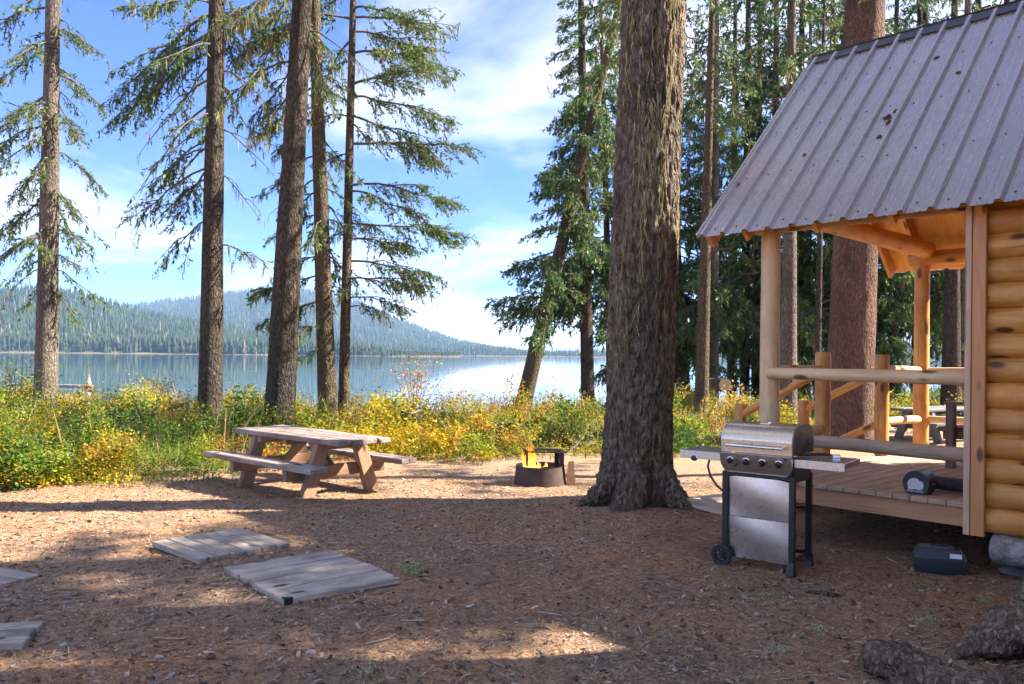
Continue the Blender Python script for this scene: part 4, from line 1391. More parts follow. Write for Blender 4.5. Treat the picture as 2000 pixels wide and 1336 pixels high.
# solid core behind the logs
MB().add([(.12, -4.45, .40), (3.88, -4.45, .40), (3.88, -.12, .40), (.12, -.12, .40),
          (.12, -4.45, 3.26), (3.88, -4.45, 3.26), (3.88, -.12, 3.26), (.12, -.12, 3.26), (2, -4.45, 5.12), (2, -.12, 5.12)],
         [(0, 3, 2, 1), (0, 1, 5, 8, 4), (2, 3, 7, 9, 6), (3, 0, 4, 7), (1, 2, 6, 5), (4, 8, 9, 7), (5, 6, 9, 8)]).build('wall_core', MAT['log_honey'], cabin)
for k in range(14):
    z = .465 + k * .2
    rr_ = .112 + random.uniform(-.006, .004)
    log_part('wall_log', cabin, (.055 + random.uniform(-.008, .008), -4.5, z), (.055 + random.uniform(-.006, .006), -.052, z + random.uniform(-.004, .004)), rr_, rr_, MAT['log_honey'], nr=28, round_end=False, wob=.016)
for k in range(13):
    z = .565 + k * .2
    log_part('wall_log', cabin, (.14, -.07, z), (3.9, -.07, z), .108, .108, MAT['log_honey'], nr=12, round_end=False, wob=.006)
board_part('corner_board', cabin, (-.012, .030, .335), (-.012, .030, 3.20), .048, .20, MAT['trim_pale'], up=(1, 0, 0))
board_part('corner_board', cabin, (-.085, -.048, .335), (-.085, -.048, 3.17), .100, .040, MAT['trim'], up=(1, 0, 0))
MAT['sill'] = plain('weathered_sill', (.10, .085, .07), (.52, .49, .46), 11, .95, 0, .8, .02, 8)
log_part('sill_log', cabin, (.06, -4.4, .235), (.06, -.12, .235), .125, .120, MAT['sill'], nr=24, wob=.03)
# deck
deck = empty('deck'); deck.parent = cabin
def child_of(o, parent):
    o.parent = parent
    return o
k, t = 0, .135
while t < 1.97:
    o = board_part('deck_board', cabin, (-.035, t, .557), (4.03, t, .557), .139, .042, MAT['deck'], ch=.006)
    child_of(o, deck)
    t += .1455
for a, b in (((.02, .06, .455), (.02, 1.935, .455)), ((0, 1.96, .455), (4.0, 1.96, .455)), ((3.98, .06, .455), (3.98, 1.94, .455))):
    child_of(board_part('rim_joist', cabin, a, b, .045, .155, MAT['fascia']), deck)
for tt in (.55, 1.05, 1.55):
    child_of(board_part('joist', cabin, (.06, tt, .45), (3.94, tt, .45), .045, .14, MAT['fascia']), deck)
pm = plain('concrete', (.10, .097, .09), (.17, .16, .15), 9, .9, 0, .4, .01)
for (w, tt) in ((2.0, 1.8), (3.8, 1.8), (2.0, .4), (3.8, .4)):
    child_of(MB().box((w, tt, .185), (.20, .20, .375), .01).build('pier_block', pm, cabin), deck)
# posts and beams
log_part('porch_post', cabin, (.085, 1.885, .578), (.085, 1.885, 3.02), .098, .092, MAT['log_pale'], nr=28, wob=.012)
log_part('porch_post', cabin, (3.95, 1.885, .578), (3.95, 1.885, 3.0), .097, .090, MAT['log_post'], nr=28, wob=.012)
log_part('plate_beam', cabin, (.09, -.1, 3.075), (.09, 2.06, 3.075), .10, .10, MAT['log_post'])
log_part('plate_beam', cabin, (3.93, -.1, 3.06), (3.93, 2.03, 3.06), .105, .10, MAT['log_honey'])
log_part('tie_beam', cabin, (.25, 1.80, 3.19), (3.88, 1.80, 3.17), .098, .112, MAT['log_honey'], nr=26)
log_part('king_post', cabin, (2.0, 1.80, 3.30), (2.0, 1.80, 5.08), .075, .07, MAT['log_honey'])
# railing: front
log_part('top_rail', cabin, (-.005, 1.86, 1.60), (.0, .06, 1.595), .056, .060, MAT['log_pale'], nr=22, wob=.02)
log_part('bottom_rail', cabin, (.0, 1.80, .975), (.0, .06, .965), .058, .062, MAT['log_grey'], nr=22, wob=.02)
# stair posts on the gable edge, stub posts at the foot
for w, ht in ((1.235, 1.82), (2.76, 1.80)):
    log_part('stair_post', cabin, (w, 1.90, .578), (w, 1.90, ht), .083, .082, MAT['log_post'], nr=22, wob=.012)
    log_part('stub_post', cabin, (w, 2.90, -.15), (w, 2.90, 1.205), .074, .072, MAT['log_post'], nr=20, wob=.012)
    log_part('stair_rail', cabin, (w + .0, 1.93, 1.60), (w, 2.88, 1.085), .043, .048, MAT['log_honey'], wob=.03)
    log_part('stair_rail', cabin, (w + .0, 1.93, .97), (w, 2.88, .47), .045, .048, MAT['log_honey'], wob=.03)
for (a, b) in (((.1, 1.90, 1.63), (1.2, 1.90, 1.62)), ((2.78, 1.895, 1.63), (3.88, 1.895, 1.60)), ((.1, 1.90, .98), (1.2, 1.90, .98)), ((2.78, 1.895, .99), (3.88, 1.895, .965)),
               ((3.97, 1.85, 1.60), (3.97, .05, 1.60)), ((3.97, 1.85, .97), (3.97, .05, .97))):
    log_part('side_rail', cabin, a, b, .045, .055, MAT['log_pale'], wob=.03)
# stairs
for i in range(3):
    z = .43 - i * .15
    child_of(board_part('stair_tread', cabin, (1.30, 2.12 + i * .27, z), (2.70, 2.12 + i * .27, z), .26, .045, MAT['deck']), deck)
for w in (1.33, 2.67):
    child_of(board_part('stair_stringer', cabin, (w, 1.98, .42), (w, 2.85, .02), .045, .16, MAT['fascia']), deck)
# roof: sheathing with rafters below and metal panels above
T0, T1 = 2.42, -5.0
roof = empty('roof', (0, 0, 0)); roof.parent = cabin
def slope_pt(w, off):       # point on the slope plane shifted along its normal
    s = 1 if w <= 2 else -1
    n = Vector((-s * .7071, 0, .7071))
    return Vector((w, 0, roof_z(w))) + n * off
for s, w0, w1 in ((1, -.335, 2.0), (-1, 4.335, 2.0)):
    a, b = slope_pt(w0, -.020) if s == 1 else Vector((w0, 0, roof_z(w0))) + Vector((.7071, 0, .7071)) * -.020, None
    b = Vector((2.0, 0, 5.315)) + Vector((-s * .7071, 0, .7071)) * -.020
    # narrow sheets so the joints between the plywood sheets show
    tt = T0 - .02
    while tt > T1:
        te = max(tt - 1.22, T1)
        mid = (tt + te) / 2
        o = board_part('plywood_sheet', cabin, (a.x, mid, a.z), (b.x - s * .015, mid, b.z - .015), tt - te - .006, .016, MAT['ply'], ch=.002)
        o.parent = roof
        tt = te
    for t_ in (2.385, 1.97, 1.27, .59, -.085, -.76, -1.44, -2.12, -2.8, -3.48, -4.16, -4.84):
        first = t_ > 2.3
        dep = .17 if first else .13
        n = Vector((-s * .7071, 0, .7071)) * (-.030 - dep / 2)
        o = board_part('barge_board' if first else 'rafter', cabin, Vector((w0 + s * .02, t_, roof_z(w0) + .02)) + n, Vector((2.0 - s * .01, t_, 5.305)) + n, .045 if not first else .05, dep, MAT['trim'] if first else MAT['log_honey'], up=(-s, 0, 1))
        o.parent = roof
# metal panels
def roof_metal():
    m, n, l, p = newmat('roof_metal')
    v = coords(n, l, (1.2, .5, 1.2))
    t = noise(n, l, v, 1.6, 5, .6)
    r = ramp(n, [(.3, (.44, .375, .345)), (.7, (.52, .455, .425))])
    l.new(t.outputs['Fac'], r.inputs[0])
    v2 = coords(n, l, (9, 1.2, 9))
    t2 = noise(n, l, v2, 3, 5, .7)
    r2 = ramp(n, [(.55, (1, 1, 1)), (.85, (.88, .83, .78))])
    l.new(t2.outputs['Fac'], r2.inputs[0])
    col = mixc_(n, l, 1.0, r.outputs[0], r2.outputs[0], 'MULTIPLY')
    l.new(col, p.inputs['Base Color'])
    mr = n.new('ShaderNodeMapRange'); mr.inputs['To Min'].default_value = .20; mr.inputs['To Max'].default_value = .36
    l.new(t2.outputs['Fac'], mr.inputs['Value']); l.new(mr.outputs[0], p.inputs['Roughness'])
    p.inputs['Metallic'].default_value = .42
    p.inputs['Coat Weight'].default_value = .3
    p.inputs['Coat Roughness'].default_value = .2
    v3 = coords(n, l, (1, 1, 1)); t3 = noise(n, l, v3, 2.2, 2, .5)
    bump(n, l, t3.outputs['Fac'], .12, .03, p)
    return m
MAT['roof_metal'] = roof_metal()
SL = (2.0 + .372) * math.sqrt(2)
def panel_mesh(seed):
    prof = []
    rp = .24
    x = 0.0
    for r_ in range(4):
        x0 = r_ * rp
        prof += [(x0, 0), (x0 + .022, .036), (x0 + .054, .036), (x0 + .076, 0)]
        for f in (.42, .70):
            c = x0 + .074 + (rp - .074) * f
            prof += [(c - .012, 0), (c - .006, .0045), (c + .006, .0045), (c + .012, 0)]
    prof += [(.96, 0), (.980, .026)]
    ny = 14
    V = []
    for j in range(ny):
        yy = SL * j / (ny - 1)
        for (xx, zz) in prof:
            V.append((xx, yy, zz))
    V = np.array(V)
    V[:, 2] += .003 * vnoise(np.stack([V[:, 0] * 3, V[:, 1] * 1.6, 0 * V[:, 0] + seed], -1), seed)
    m = len(prof)
    Fq = []
    for j in range(ny - 1):
        for i in range(m - 1):
            Fq.append((j * m + i, j * m + i + 1, (j + 1) * m + i + 1, (j + 1) * m + i))
    me = bpy.data.meshes.new('roof_panel')
    me.from_pydata([tuple(v) for v in V], [], Fq)
    for p in me.polygons: p.use_smooth = False
    me.materials.append(MAT['roof_metal'])
    return me
PM = [panel_mesh(i) for i in range(3)]
for s in (1, -1):
    n = Vector((-s * .7071, 0, .7071))
    up = Vector((s * .7071, 0, .7071))
    org = (Vector((-.372, 0, roof_z(-.372))) if s == 1 else Vector((4.372, 0, roof_z(4.372))))
    x = up.cross(n)              # along the ridge
    M = Matrix((x, up, n)).transposed().to_4x4()
    for k in range(8):
        tpos = T0 - .96 * k if x.y < 0 else T0 - .96 * (k + 1)
        o = link('roof_panel', PM[k % 3], None, cabin)
        Mk = M.copy(); Mk.translation = org + Vector((0, tpos, 0)) + n * (.004 + .0012 * (k % 2))
        o.matrix_local = Mk
        o.parent = roof
# ridge cap
mb = MB()
for s in (1, -1):
    a = Vector((2.0, 0, 5.36)); dn = Vector((-s * .7071, 0, -.7071)) * .17
    for (q0, q1, th) in ((a, a + dn, .008),):
        n = Vector((-s * .7071, 0, .7071))
        v = [q0 + Vector((0, T0 + .03, 0)), q0 + Vector((0, T1, 0)), q1 + Vector((0, T1, 0)), q1 + Vector((0, T0 + .03, 0))]
        v2 = [p - n * .02 for p in v[2:]]
        mb.add([v[0], v[1], v[2], v[3], v2[0], v2[1]], [(0, 1, 2, 3) if s == 1 else (3, 2, 1, 0), (3, 2, 4, 5) if s == 1 else (5, 4, 2, 3)])
    mb.tube([Vector((2.0, T0 + .03, 5.362)), Vector((2.0, T1, 5.362))], .012, 6)
o = mb.build('ridge_cap', plain('ridge_metal', (.060, .046, .044), (.10, .08, .075), 3, .4, .3, .05), cabin); o.parent = roof
# gable flashing along the rake
mb = MB()
mb.bar(Vector((-.37, T0 + .018, roof_z(-.37) + .012)), Vector((2.0, T0 + .018, 5.327)), .03, .045, up=(-1, 0, 1))
o = mb.build('rake_trim', MAT['roof_metal'], cabin); o.parent = roof
# roof screws
mb = MB()
rgs = random.Random(3)
up = Vector((.7071, 0, .7071)); n = Vector((-.7071, 0, .7071))
for row in (.10, .95, 1.8, 2.65, 3.2):
    t = T0 - .14
    while t > -2.6:
        p = Vector((-.372, t + rgs.uniform(-.01, .01), roof_z(-.372))) + up * (row + rgs.uniform(-.03, .03)) + n * .009
        mb.tube([p, p + n * .007], .0085, 6)
        t -= .24
o = mb.build('roof_screws', plain('screw', (.03, .026, .026), (.05, .04, .04), 5, .5, .5, 0), cabin); o.parent = roof; o['kind'] = 'stuff'

# clumps of fallen needles on the roof
rgn = np.random.default_rng(8)
CW = cabin.matrix_basis
clumps = [(1.62, 1.05, .085), (1.70, .98, .06), (1.52, 1.00, .05), (1.28, 1.02, .05), (2.62, .85, .045), (.85, 2.36, .05), (1.45, -.25, .06), (2.2, .55, .03), (1.2, 1.75, .03)]
Q = []
for (sd, tt, r_) in clumps:
    r_ *= .42
    k = int(900 * r_)
    c0 = Vector((-.372, tt, roof_z(-.372))) + up * sd + n * .012
    for i in range(k):
        p = c0 + up * float(rgn.normal(0, r_ * .45)) + Vector((0, 1, 0)) * float(rgn.normal(0, r_ * .5)) + n * float(abs(rgn.normal(0, .004)))
        a = rgn.uniform(0, 6.28); L = rgn.uniform(.008, .028)
        d = (up * math.cos(a) + Vector((0, 1, 0)) * math.sin(a) + n * float(rgn.normal(0, .3))) * L
        s_ = (up * -math.sin(a) + Vector((0, 1, 0)) * math.cos(a)) * L * .35
        Q.append([CW @ (p - d - s_), CW @ (p + d - s_), CW @ (p + d * .8 + s_), CW @ (p - d + s_)])
Q = np.array(Q)
cc = np.array([[.10, .055, .025]]) * rgn.uniform(.5, 1.6, (len(Q), 1))
tag(link('roof_debris', np_mesh('roof_debris', Q.reshape(-1, 3), np.arange(len(Q) * 4).reshape(-1, 4), cc), MAT['litter']), 'brown needle clumps lying on the metal roof', kind='stuff')

def cab(w, t, z):
    return CW @ Vector((w, t, z))

# ------------------------------------------------------------------ things on the porch
chair = empty('armchair', cab(2.5, .66, .579), CABIN_ROT, 'dark brown wooden armchair on the porch partly behind the corner board', 'chair')
for sx in (-1, 1):
    board_part('leg', chair, (sx * .29, .27, 0), (sx * .29, .27, .68), .085, .085, MAT['chair'], up=(1, 0, 0))
    board_part('leg', chair, (sx * .29, -.30, 0), (sx * .29, -.30, .68), .085, .06, MAT['chair'], up=(1, 0, 0))
    board_part('armrest', chair, (sx * .29, -.36, .70), (sx * .29, .33, .70), .11, .035, MAT['chair'])
    board_part('side_rail', chair, (sx * .235, -.30, .36), (sx * .235, .30, .36), .03, .10, MAT['chair'])
board_part('front_rail', chair, (-.33, .325, .36), (.33, .325, .36), .03, .10, MAT['chair'])
for i in range(5):
    board_part('seat_slat', chair, (-.245, .26 - i * .115, .428), (.245, .26 - i * .115, .428), .10, .024, MAT['chair'])
for i in range(5):
    board_part('back_slat', chair, (-.22 + i * .11, -.27, .44), (-.22 + i * .11, -.40, 1.02), .095, .022, MAT['chair'], up=(0, 1, 0))

blackp = plain('black_plastic', (.012, .014, .018), (.022, .025, .030), 8, .42, 0, .05)
navyp = plain('navy_face', (.020, .028, .042), (.032, .042, .060), 8, .5, 0, .05)
whitep = plain('white_print', (.50, .52, .55), (.62, .64, .66), 20, .6, 0, 0)
drum = empty('storage_drum', cab(.19, .50, .579), CABIN_ROT, 'black flat-footed drum with white print on its round face, on the deck edge', 'drum')
def drum_prof(r, n=40):
    pts = []
    for k in range(n):
        a = 2 * math.pi * k / n
        x, z = r * math.cos(a), r * math.sin(a)
        z = max(z, -r * .80)
        pts.append((x, z + r * .80))
    return pts
def extr(prof, y0, y1, mat, name, parent):
    """profile in the y(t), z plane pushed along x(w)"""
    v = [(y0, a, b) for a, b in prof] + [(y1, a, b) for a, b in prof]
    nn = len(prof)
    f = [(i, (i + 1) % nn, nn + (i + 1) % nn, nn + i) for i in range(nn)] + [tuple(reversed(range(nn))), tuple(range(nn, 2 * nn))]
    return MB().add(v, f).build(name, mat, parent, True, angle=35)
extr(drum_prof(.112), -.085, .095, blackp, 'shell', drum)
pr_ = [(a * .97, .003 + b * .97) for a, b in drum_prof(.112)]
fc = extr(pr_, -.091, -.0855, navyp, 'face', drum)
blob = [(.062, .055), (.070, .095), (.052, .125), (.030, .138), (.005, .140), (-.022, .132), (-.030, .118), (-.058, .112), (-.066, .080), (-.060, .055), (-.035, .036), (.000, .046), (.030, .040), (.050, .034), (.062, .040)]
extr(blob, -.0935, -.0915, whitep, 'print', fc) if False else extr(blob, -.0935, -.0915, whitep, 'print', drum)
mb = MB()
xx = .072
for k, wdt in enumerate((.010, .006, .009, .005, .008, .008, .003, .006, .010, .007, .004, .007, .010, .012)):
    mb.box((-.0925, xx - wdt / 2, .026), (.002, wdt * .7, .010 if k % 3 else .014), .0005)
    xx -= wdt + .0025
mb.build('print_line', whitep, drum)
mb = MB()
for k in range(4):
    mb.box((-.02 + k * .016, -.1125, .088), (.010, .002, .009), .0004)
mb.build('side_print', whitep, drum)
roll = empty('rolled_mat', cab(.46, .03, .579), CABIN_ROT, 'dark rolled rubber mat lying on the deck beside the round drum', 'mat')
sp = []
for k in range(90):
    a = k * .36; r = .016 + .0018 * k * .36 / .36 * .33
    sp.append((r * math.cos(a) * 1.25, r * math.sin(a) * .95 + .072))
mb = MB(); b = 0
for y in (0.02, .15, .30, .44):
    for (x, z) in sp: mb.v.append((x, y, max(z, .004)))
nn = len(sp)
for j in range(3):
    for i in range(nn - 1): mb.f.append((j * nn + i, j * nn + i + 1, (j + 1) * nn + i + 1, (j + 1) * nn + i))
mb.build('roll', plain('rubber', (.016, .019, .024), (.032, .036, .044), 40, .75, 0, .5, .004), roll, True)

# toolbox under the deck edge
tb = empty('toolbox', (3.53, 6.74, gzf(3.53, 6.74)), R(-25), 'small dusty navy blue plastic toolbox on the ground below the deck', 'toolbox')
navy = plain('navy_plastic', (.016, .024, .036), (.026, .034, .047), 5, .5, 0, .08)
def frustum(w0, d0, w1, d1, z0, z1):
    return ([(-w0/2, -d0/2, z0), (w0/2, -d0/2, z0), (w0/2, d0/2, z0), (-w0/2, d0/2, z0), (-w1/2, -d1/2, z1), (w1/2, -d1/2, z1), (w1/2, d1/2, z1), (-w1/2, d1/2, z1)],
            [(3, 2, 1, 0), (4, 5, 6, 7), (0, 1, 5, 4), (1, 2, 6, 5), (2, 3, 7, 6), (3, 0, 4, 7)])
def bev(mb, name, mat, parent, w=.008):
    me = mb.mesh(name)
    bm = bmesh.new(); bm.from_mesh(me)
    bmesh.ops.recalc_face_normals(bm, faces=bm.faces)
    bmesh.ops.bevel(bm, geom=bm.edges[:], offset=w, segments=2, affect='EDGES', profile=.6)
    bm.to_mesh(me); bm.free()
    for p in me.polygons: p.use_smooth = True
    me.set_sharp_from_angle(angle=R(35))
    return link(name, me, mat, parent)
bev(MB().add(*frustum(.36, .20, .40, .23, .0, .105)), 'base', navy, tb)
bev(MB().box((0, 0, .113), (.415, .245, .016), 0), 'rim', navy, tb, .004)
bev(MB().add(*frustum(.395, .23, .30, .15, .121, .205)), 'lid', navy, tb, .012)
dusty = plain('dust', (.10, .075, .055), (.17, .13, .10), 30, .95, 0, .6, .004)
bev(MB().box((-.02, .0, .2065), (.25, .12, .006), 0), 'dust_cover', dusty, tb, .002)
sx_ = math.atan2(.084, .04)
st = MB().box((0, 0, 0), (.085, .038, .002), .0005).build('label_sticker', whitep, tb)
st.location = (.115, -.1015, .158); st.rotation_euler = (sx_, 0, 0)
board_part('handle', tb, (-.07, 0, .222), (.07, 0, .222), .022, .014, navy)

# mossy rocks below the sill log
def rock(name, label, px, py, s, mat, seed, rz=0):
    p = at_z(px, py, 0)
    bm = bmesh.new(); bmesh.ops.create_icosphere(bm, subdivisions=4, radius=1)
    co = np.array([v.co[:] for v in bm.verts])
    nz = fbm(co * 1.4 + seed, seed, 3)
    for v, q in zip(bm.verts, nz):
        f = 1 + .22 * q
        v.co = Vector((v.co.x * s[0] * f, v.co.y * s[1] * f, max(v.co.z, -.35) * s[2] * f))
    me = bpy.data.meshes.new(name); bm.to_mesh(me); bm.free()
    for q in me.polygons: q.use_smooth = True
    o = link(name, me, mat, None, (p.x, p.y, gzf(p.x, p.y) + s[2] * .15), (0, 0, rz))
    tag(o, label, 'rock')
    return o
moss = plain('moss_rock', (.07, .085, .03), (.13, .14, .055), 9, .95, 0, .8, .02)
stone = plain('stone', (.13, .12, .115), (.24, .225, .21), 7, .9, 0, .5, .01)
palestone = plain('pale_stone', (.30, .26, .225), (.42, .37, .32), 9, .85, 0, .3, .005)
rock('rock', 'green mossy rock under the grey sill log', 1972, 1108, (.15, .10, .065), moss, 3, -.6)
rock('rock', 'flat grey rock in front of the mossy rock', 1992, 1124, (.13, .09, .05), stone, 5, -.6)
rock('stone', 'pale egg sized stone alone on the foreground dirt', 607, 1283, (.030, .024, .022), palestone, 7)
rock('stone', 'small tan stone at the tip of the lower left board mat', 125, 1268, (.026, .02, .014), palestone, 8)
rock('stone', 'grey pebble left of the big plank mat', 130, 1172, (.030, .022, .018), stone, 9)
rock('stone', 'dark flat stone below the big plank mat', 620, 1247, (.045, .02, .014), stone, 10)
rock('bark_chunk', 'dark bark chunk on the needles in front of the grill', 1610, 1163, (.12, .035, .022), MAT['bark_dark'], 11, -.5)
# pale sheet by the foot of the stairs
q = [at_z(1318, 972, .02), at_z(1428, 953, .02), at_z(1566, 978, .02), at_z(1432, 1001, .02)]
c = sum(q, Vector()) / 4
ex = ((q[2] - q[1]) + (q[3] - q[0])) / 2; ey = ((q[1] - q[0]) + (q[2] - q[3])) / 2
ang = math.atan2(ex.y, ex.x)
e = empty('wood_walkway', (c.x, c.y, gzf(c.x, c.y) + .008), ang, 'pale plywood walkway between the huge trunk and the grill', 'walkway')
for i in range(2):
    board_part('panel', e, (-ex.length / 2, (i - .5) * 1.22 * .55, .012), (ex.length / 2, (i - .5) * 1.22 * .55, .012), .665, .022, MAT['plywood_mat'])

# ------------------------------------------------------------------ gas grill
steel, n_, l_, p_ = newmat('stainless')
v_ = coords(n_, l_, (2, 60, 60)); t_ = noise(n_, l_, v_, 3, 4, .6)
r_ = ramp(n_, [(.3, (.60, .59, .575)), (.7, (.62, .61, .60))]); l_.new(t_.outputs['Fac'], r_.inputs[0]); l_.new(r_.outputs[0], p_.inputs['Base Color'])
p_.inputs['Metallic'].default_value = 1; p_.inputs['Roughness'].default_value = .27
v2_ = coords(n_, l_, (1, 1, 1)); t2_ = noise(n_, l_, v2_, 14, 6, .7)
mr_ = n_.new('ShaderNodeMapRange'); mr_.inputs['To Min'].default_value = .23; mr_.inputs['To Max'].default_value = .33
l_.new(t2_.outputs['Fac'], mr_.inputs['Value']); l_.new(mr_.outputs[0], p_.inputs['Roughness'])

chrome = plain('chrome', (.70, .70, .70), (.78, .78, .78), 5, .15, 1, 0)
gblack = plain('black_enamel', (.010, .010, .012), (.020, .019, .020), 8, .38, .0, .08)
gx, gy = 2.178, 6.955
grill = empty('gas_grill', (gx, gy, gzf(gx, gy)), R(-38.3), 'stainless gas grill on a black wheeled cart in front of the porch', 'grill')
HW, HD = .285, .20
for sx in (-1, 1):
    for sy in (-1, 1):
        z0 = .05 if sx < 0 else 0
        mb = MB().box((sx * HW, sy * HD, (z0 + .80) / 2), (.048, .042, .80 - z0), .004)
        if sx > 0:
            mb.add(*(lambda vf: ([(x + sx * HW + .0, y + sy * (HD + .012), z) for x, y, z in vf[0]], vf[1]))(frustum(.062, .085, .05, .05, 0.0, .11)))
        mb.build('leg', gblack, grill)
# frame bars
for (a, b) in (((-HW, HD, .12), (HW, HD, .12)), ((HW, -HD, .12), (HW, HD, .12)), ((-HW, -HD, .12), (-HW, HD, .12)), ((-HW, HD, .74), (HW, HD, .74)), ((HW, -HD, .76), (HW, HD, .76)), ((-HW, -HD, .76), (-HW, HD, .76))):
    MB().bar(a, b, .03, .028).build('frame_bar', gblack, grill)
MB().box((0, 0, .835), (.60, .43, .17), .02).build('firebox', gblack, grill)
# bulged front panel in two halves
def sheet(z0, z1):
    nx, nz = 22, 14
    V, Fq = [], []
    for i in range(nx):
        for j in range(nz):
            u, w = i / (nx - 1), j / (nz - 1)
            edge = min(u, 1 - u)
            bul = .016 * math.exp(-(edge / .10) ** 2) - .004 * math.sin(u * math.pi) * math.sin(w * math.pi) + .003 * math.sin(w * 5 + u * 3)
            V.append((-.258 + .516 * u, -HD - .012 + bul * .9, z0 + (z1 - z0) * w))
    for i in range(nx - 1):
        for j in range(nz - 1):
            a = i * nz + j; Fq.append((a, a + nz, a + nz + 1, a + 1))
    return MB().add(V, Fq)
for z0, z1 in ((.085, .425), (.431, .765)):
    sheet(z0, z1).build('front_panel', steel, grill, True)
# control panel, slanted, rounded lower corners
pts = [(-.305, 0), (.305, 0), (.305, -.10), (.285, -.142), (.245, -.165), (-.245, -.165), (-.285, -.142), (-.305, -.10)]
v = []
for y, sc in ((-.30, 1.0), (-.245, 1.0)):
    for (x, z) in pts:
        v.append((x * sc, y + (-.030 if z > -.05 and y < -.28 else 0) * 0 - (.0 if y > -.28 else .05 * (-z) / .165 * -1) , .968 + z))
nn = len(pts)
f = [tuple(range(nn)), tuple(reversed(range(nn, 2 * nn)))] + [(i, nn + i, nn + (i + 1) % nn, (i + 1) % nn) for i in range(nn)]
cp = bev(MB().add(v, f), 'control_panel', steel, grill, .010)
for i in range(4):
    x = -.205 + i * .137
    Mk = Matrix.Translation((x, -.292, .905)) @ Matrix.Rotation(R(90 + 17), 4, 'X')
    kb = MB().lathe([(.034, 0), (.034, .005), (.030, .008), (.028, .008)], 24, Mk).build('bezel', chrome, cp, True)
    MB().lathe([(.026, .002), (.025, .020), (.020, .026), (.010, .028)], 20, Mk).box((0, .0, .030), (.012, .044, .014), .003, Mk).build('knob', blackp, cp, True)
Mk = Matrix.Translation((-.165, -.282, .868)) @ Matrix.Rotation(R(107), 4, 'X')
MB().lathe([(.013, 0), (.013, .010), (.008, .014)], 14, Mk).build('igniter_button', blackp, cp, True)
MB().box((.262, -.303, .945), (.03, .003, .012), .001).build('badge', gblack, cp)
# lid
prof = [(-.245, .972), (-.247, 1.075)]
for k in range(9):
    a = R(180 - k * 9.5)
    prof.append((-.095 + .152 * math.cos(a), 1.075 + .128 * math.sin(a)))
prof += [(.06, 1.212), (.14, 1.205), (.20, 1.175), (.235, 1.12), (.24, .972)]
def xext(prof, x0, x1):
    v = [(x0, a, b) for a, b in prof] + [(x1, a, b) for a, b in prof]
    nn = len(prof)
    f = [(i, nn + i, nn + (i + 1) % nn, (i + 1) % nn) for i in range(nn)] + [tuple(range(nn)), tuple(reversed(range(nn, 2 * nn)))]
    return MB().add(v, f)
lidm = steel.copy(); lidm.name = 'steel_warm_reflection'  # stainless copy, the warm reflection on the lid put into its base colour
for nd in lidm.node_tree.nodes:
    if nd.type == 'VALTORGB':
        nd.color_ramp.elements[0].color = (.60, .48, .35, 1); nd.color_ramp.elements[1].color = (.70, .58, .44, 1)
lid = xext(prof, -.292, .292).build('lid', lidm, grill, True, angle=30)
pin = [(a * .94 - .002, .972 + (b - .972) * .955 + .002) for a, b in prof]
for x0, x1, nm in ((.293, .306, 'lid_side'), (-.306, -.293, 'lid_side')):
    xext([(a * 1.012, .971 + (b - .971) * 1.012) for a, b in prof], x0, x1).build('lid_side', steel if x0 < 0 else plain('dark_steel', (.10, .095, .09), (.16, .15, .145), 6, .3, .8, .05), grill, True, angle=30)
xext([(-.05, .975), (-.02, 1.03), (.03, 1.05), (.08, 1.09), (.10, 1.06), (.17, 1.05), (.20, .975)], .3062, .3085).build('dark_blotch', gblack, grill)  # irregular black patch on the right lid side
# handle, vent knob
mb = MB().tube([(-.235, -.305, 1.030), (-.22, -.312, 1.032), (.22, -.312, 1.032), (.235, -.305, 1.030)], .0125, 12)
for sx in (-1, 1): mb.tube([(sx * .215, -.31, 1.03), (sx * .215, -.24, 1.03)], .009, 8)
mb.build('lid_handle', chrome, lid, True)
MB().box((-.005, -.05, 1.208), (.075, .022, .006), .001).lathe([(.020, 0), (.018, .012), (.008, .016)], 14, Matrix.Translation((.03, -.03, 1.208))).build('lid_thermometer', chrome, lid, True)
# shelves
for sx in (-1, 1):
    x0, x1 = (.308, .70) if sx > 0 else (-.70, -.308)
    mb = MB().box(((x0 + x1) / 2, -.02, .945), (x1 - x0, .42, .008), .002).box(((x0 + x1) / 2, -.228, .915), (x1 - x0, .006, .066), .002)
    mb.box((sx * .697, -.02, .927), (.006, .415, .042), .002)
    mb.build('side_shelf', steel, grill)
    MB().bar((sx * .30, -.12, .915), (sx * .66, -.12, .915), .02, .03).build('shelf_bracket', gblack, grill)
Mk = Matrix.Translation((-.56, -.231, .888)) @ Matrix.Rotation(R(90), 4, 'X')
MB().lathe([(.028, -.004), (.028, .006), (.022, .010)], 20, Mk).build('side_burner_bezel', chrome, grill, True)
MB().lathe([(.024, .004), (.023, .026), (.012, .032)], 16, Mk).build('side_burner_knob', blackp, grill, True)
MB().tube([(-.45, -.16, .89), (-.45, -.20, .82), (-.43, -.19, .74), (-.38, -.17, .66), (-.31, -.15, .60), (-.27, -.10, .57)], .010, 8).build('gas_hose', blackp, grill, True)
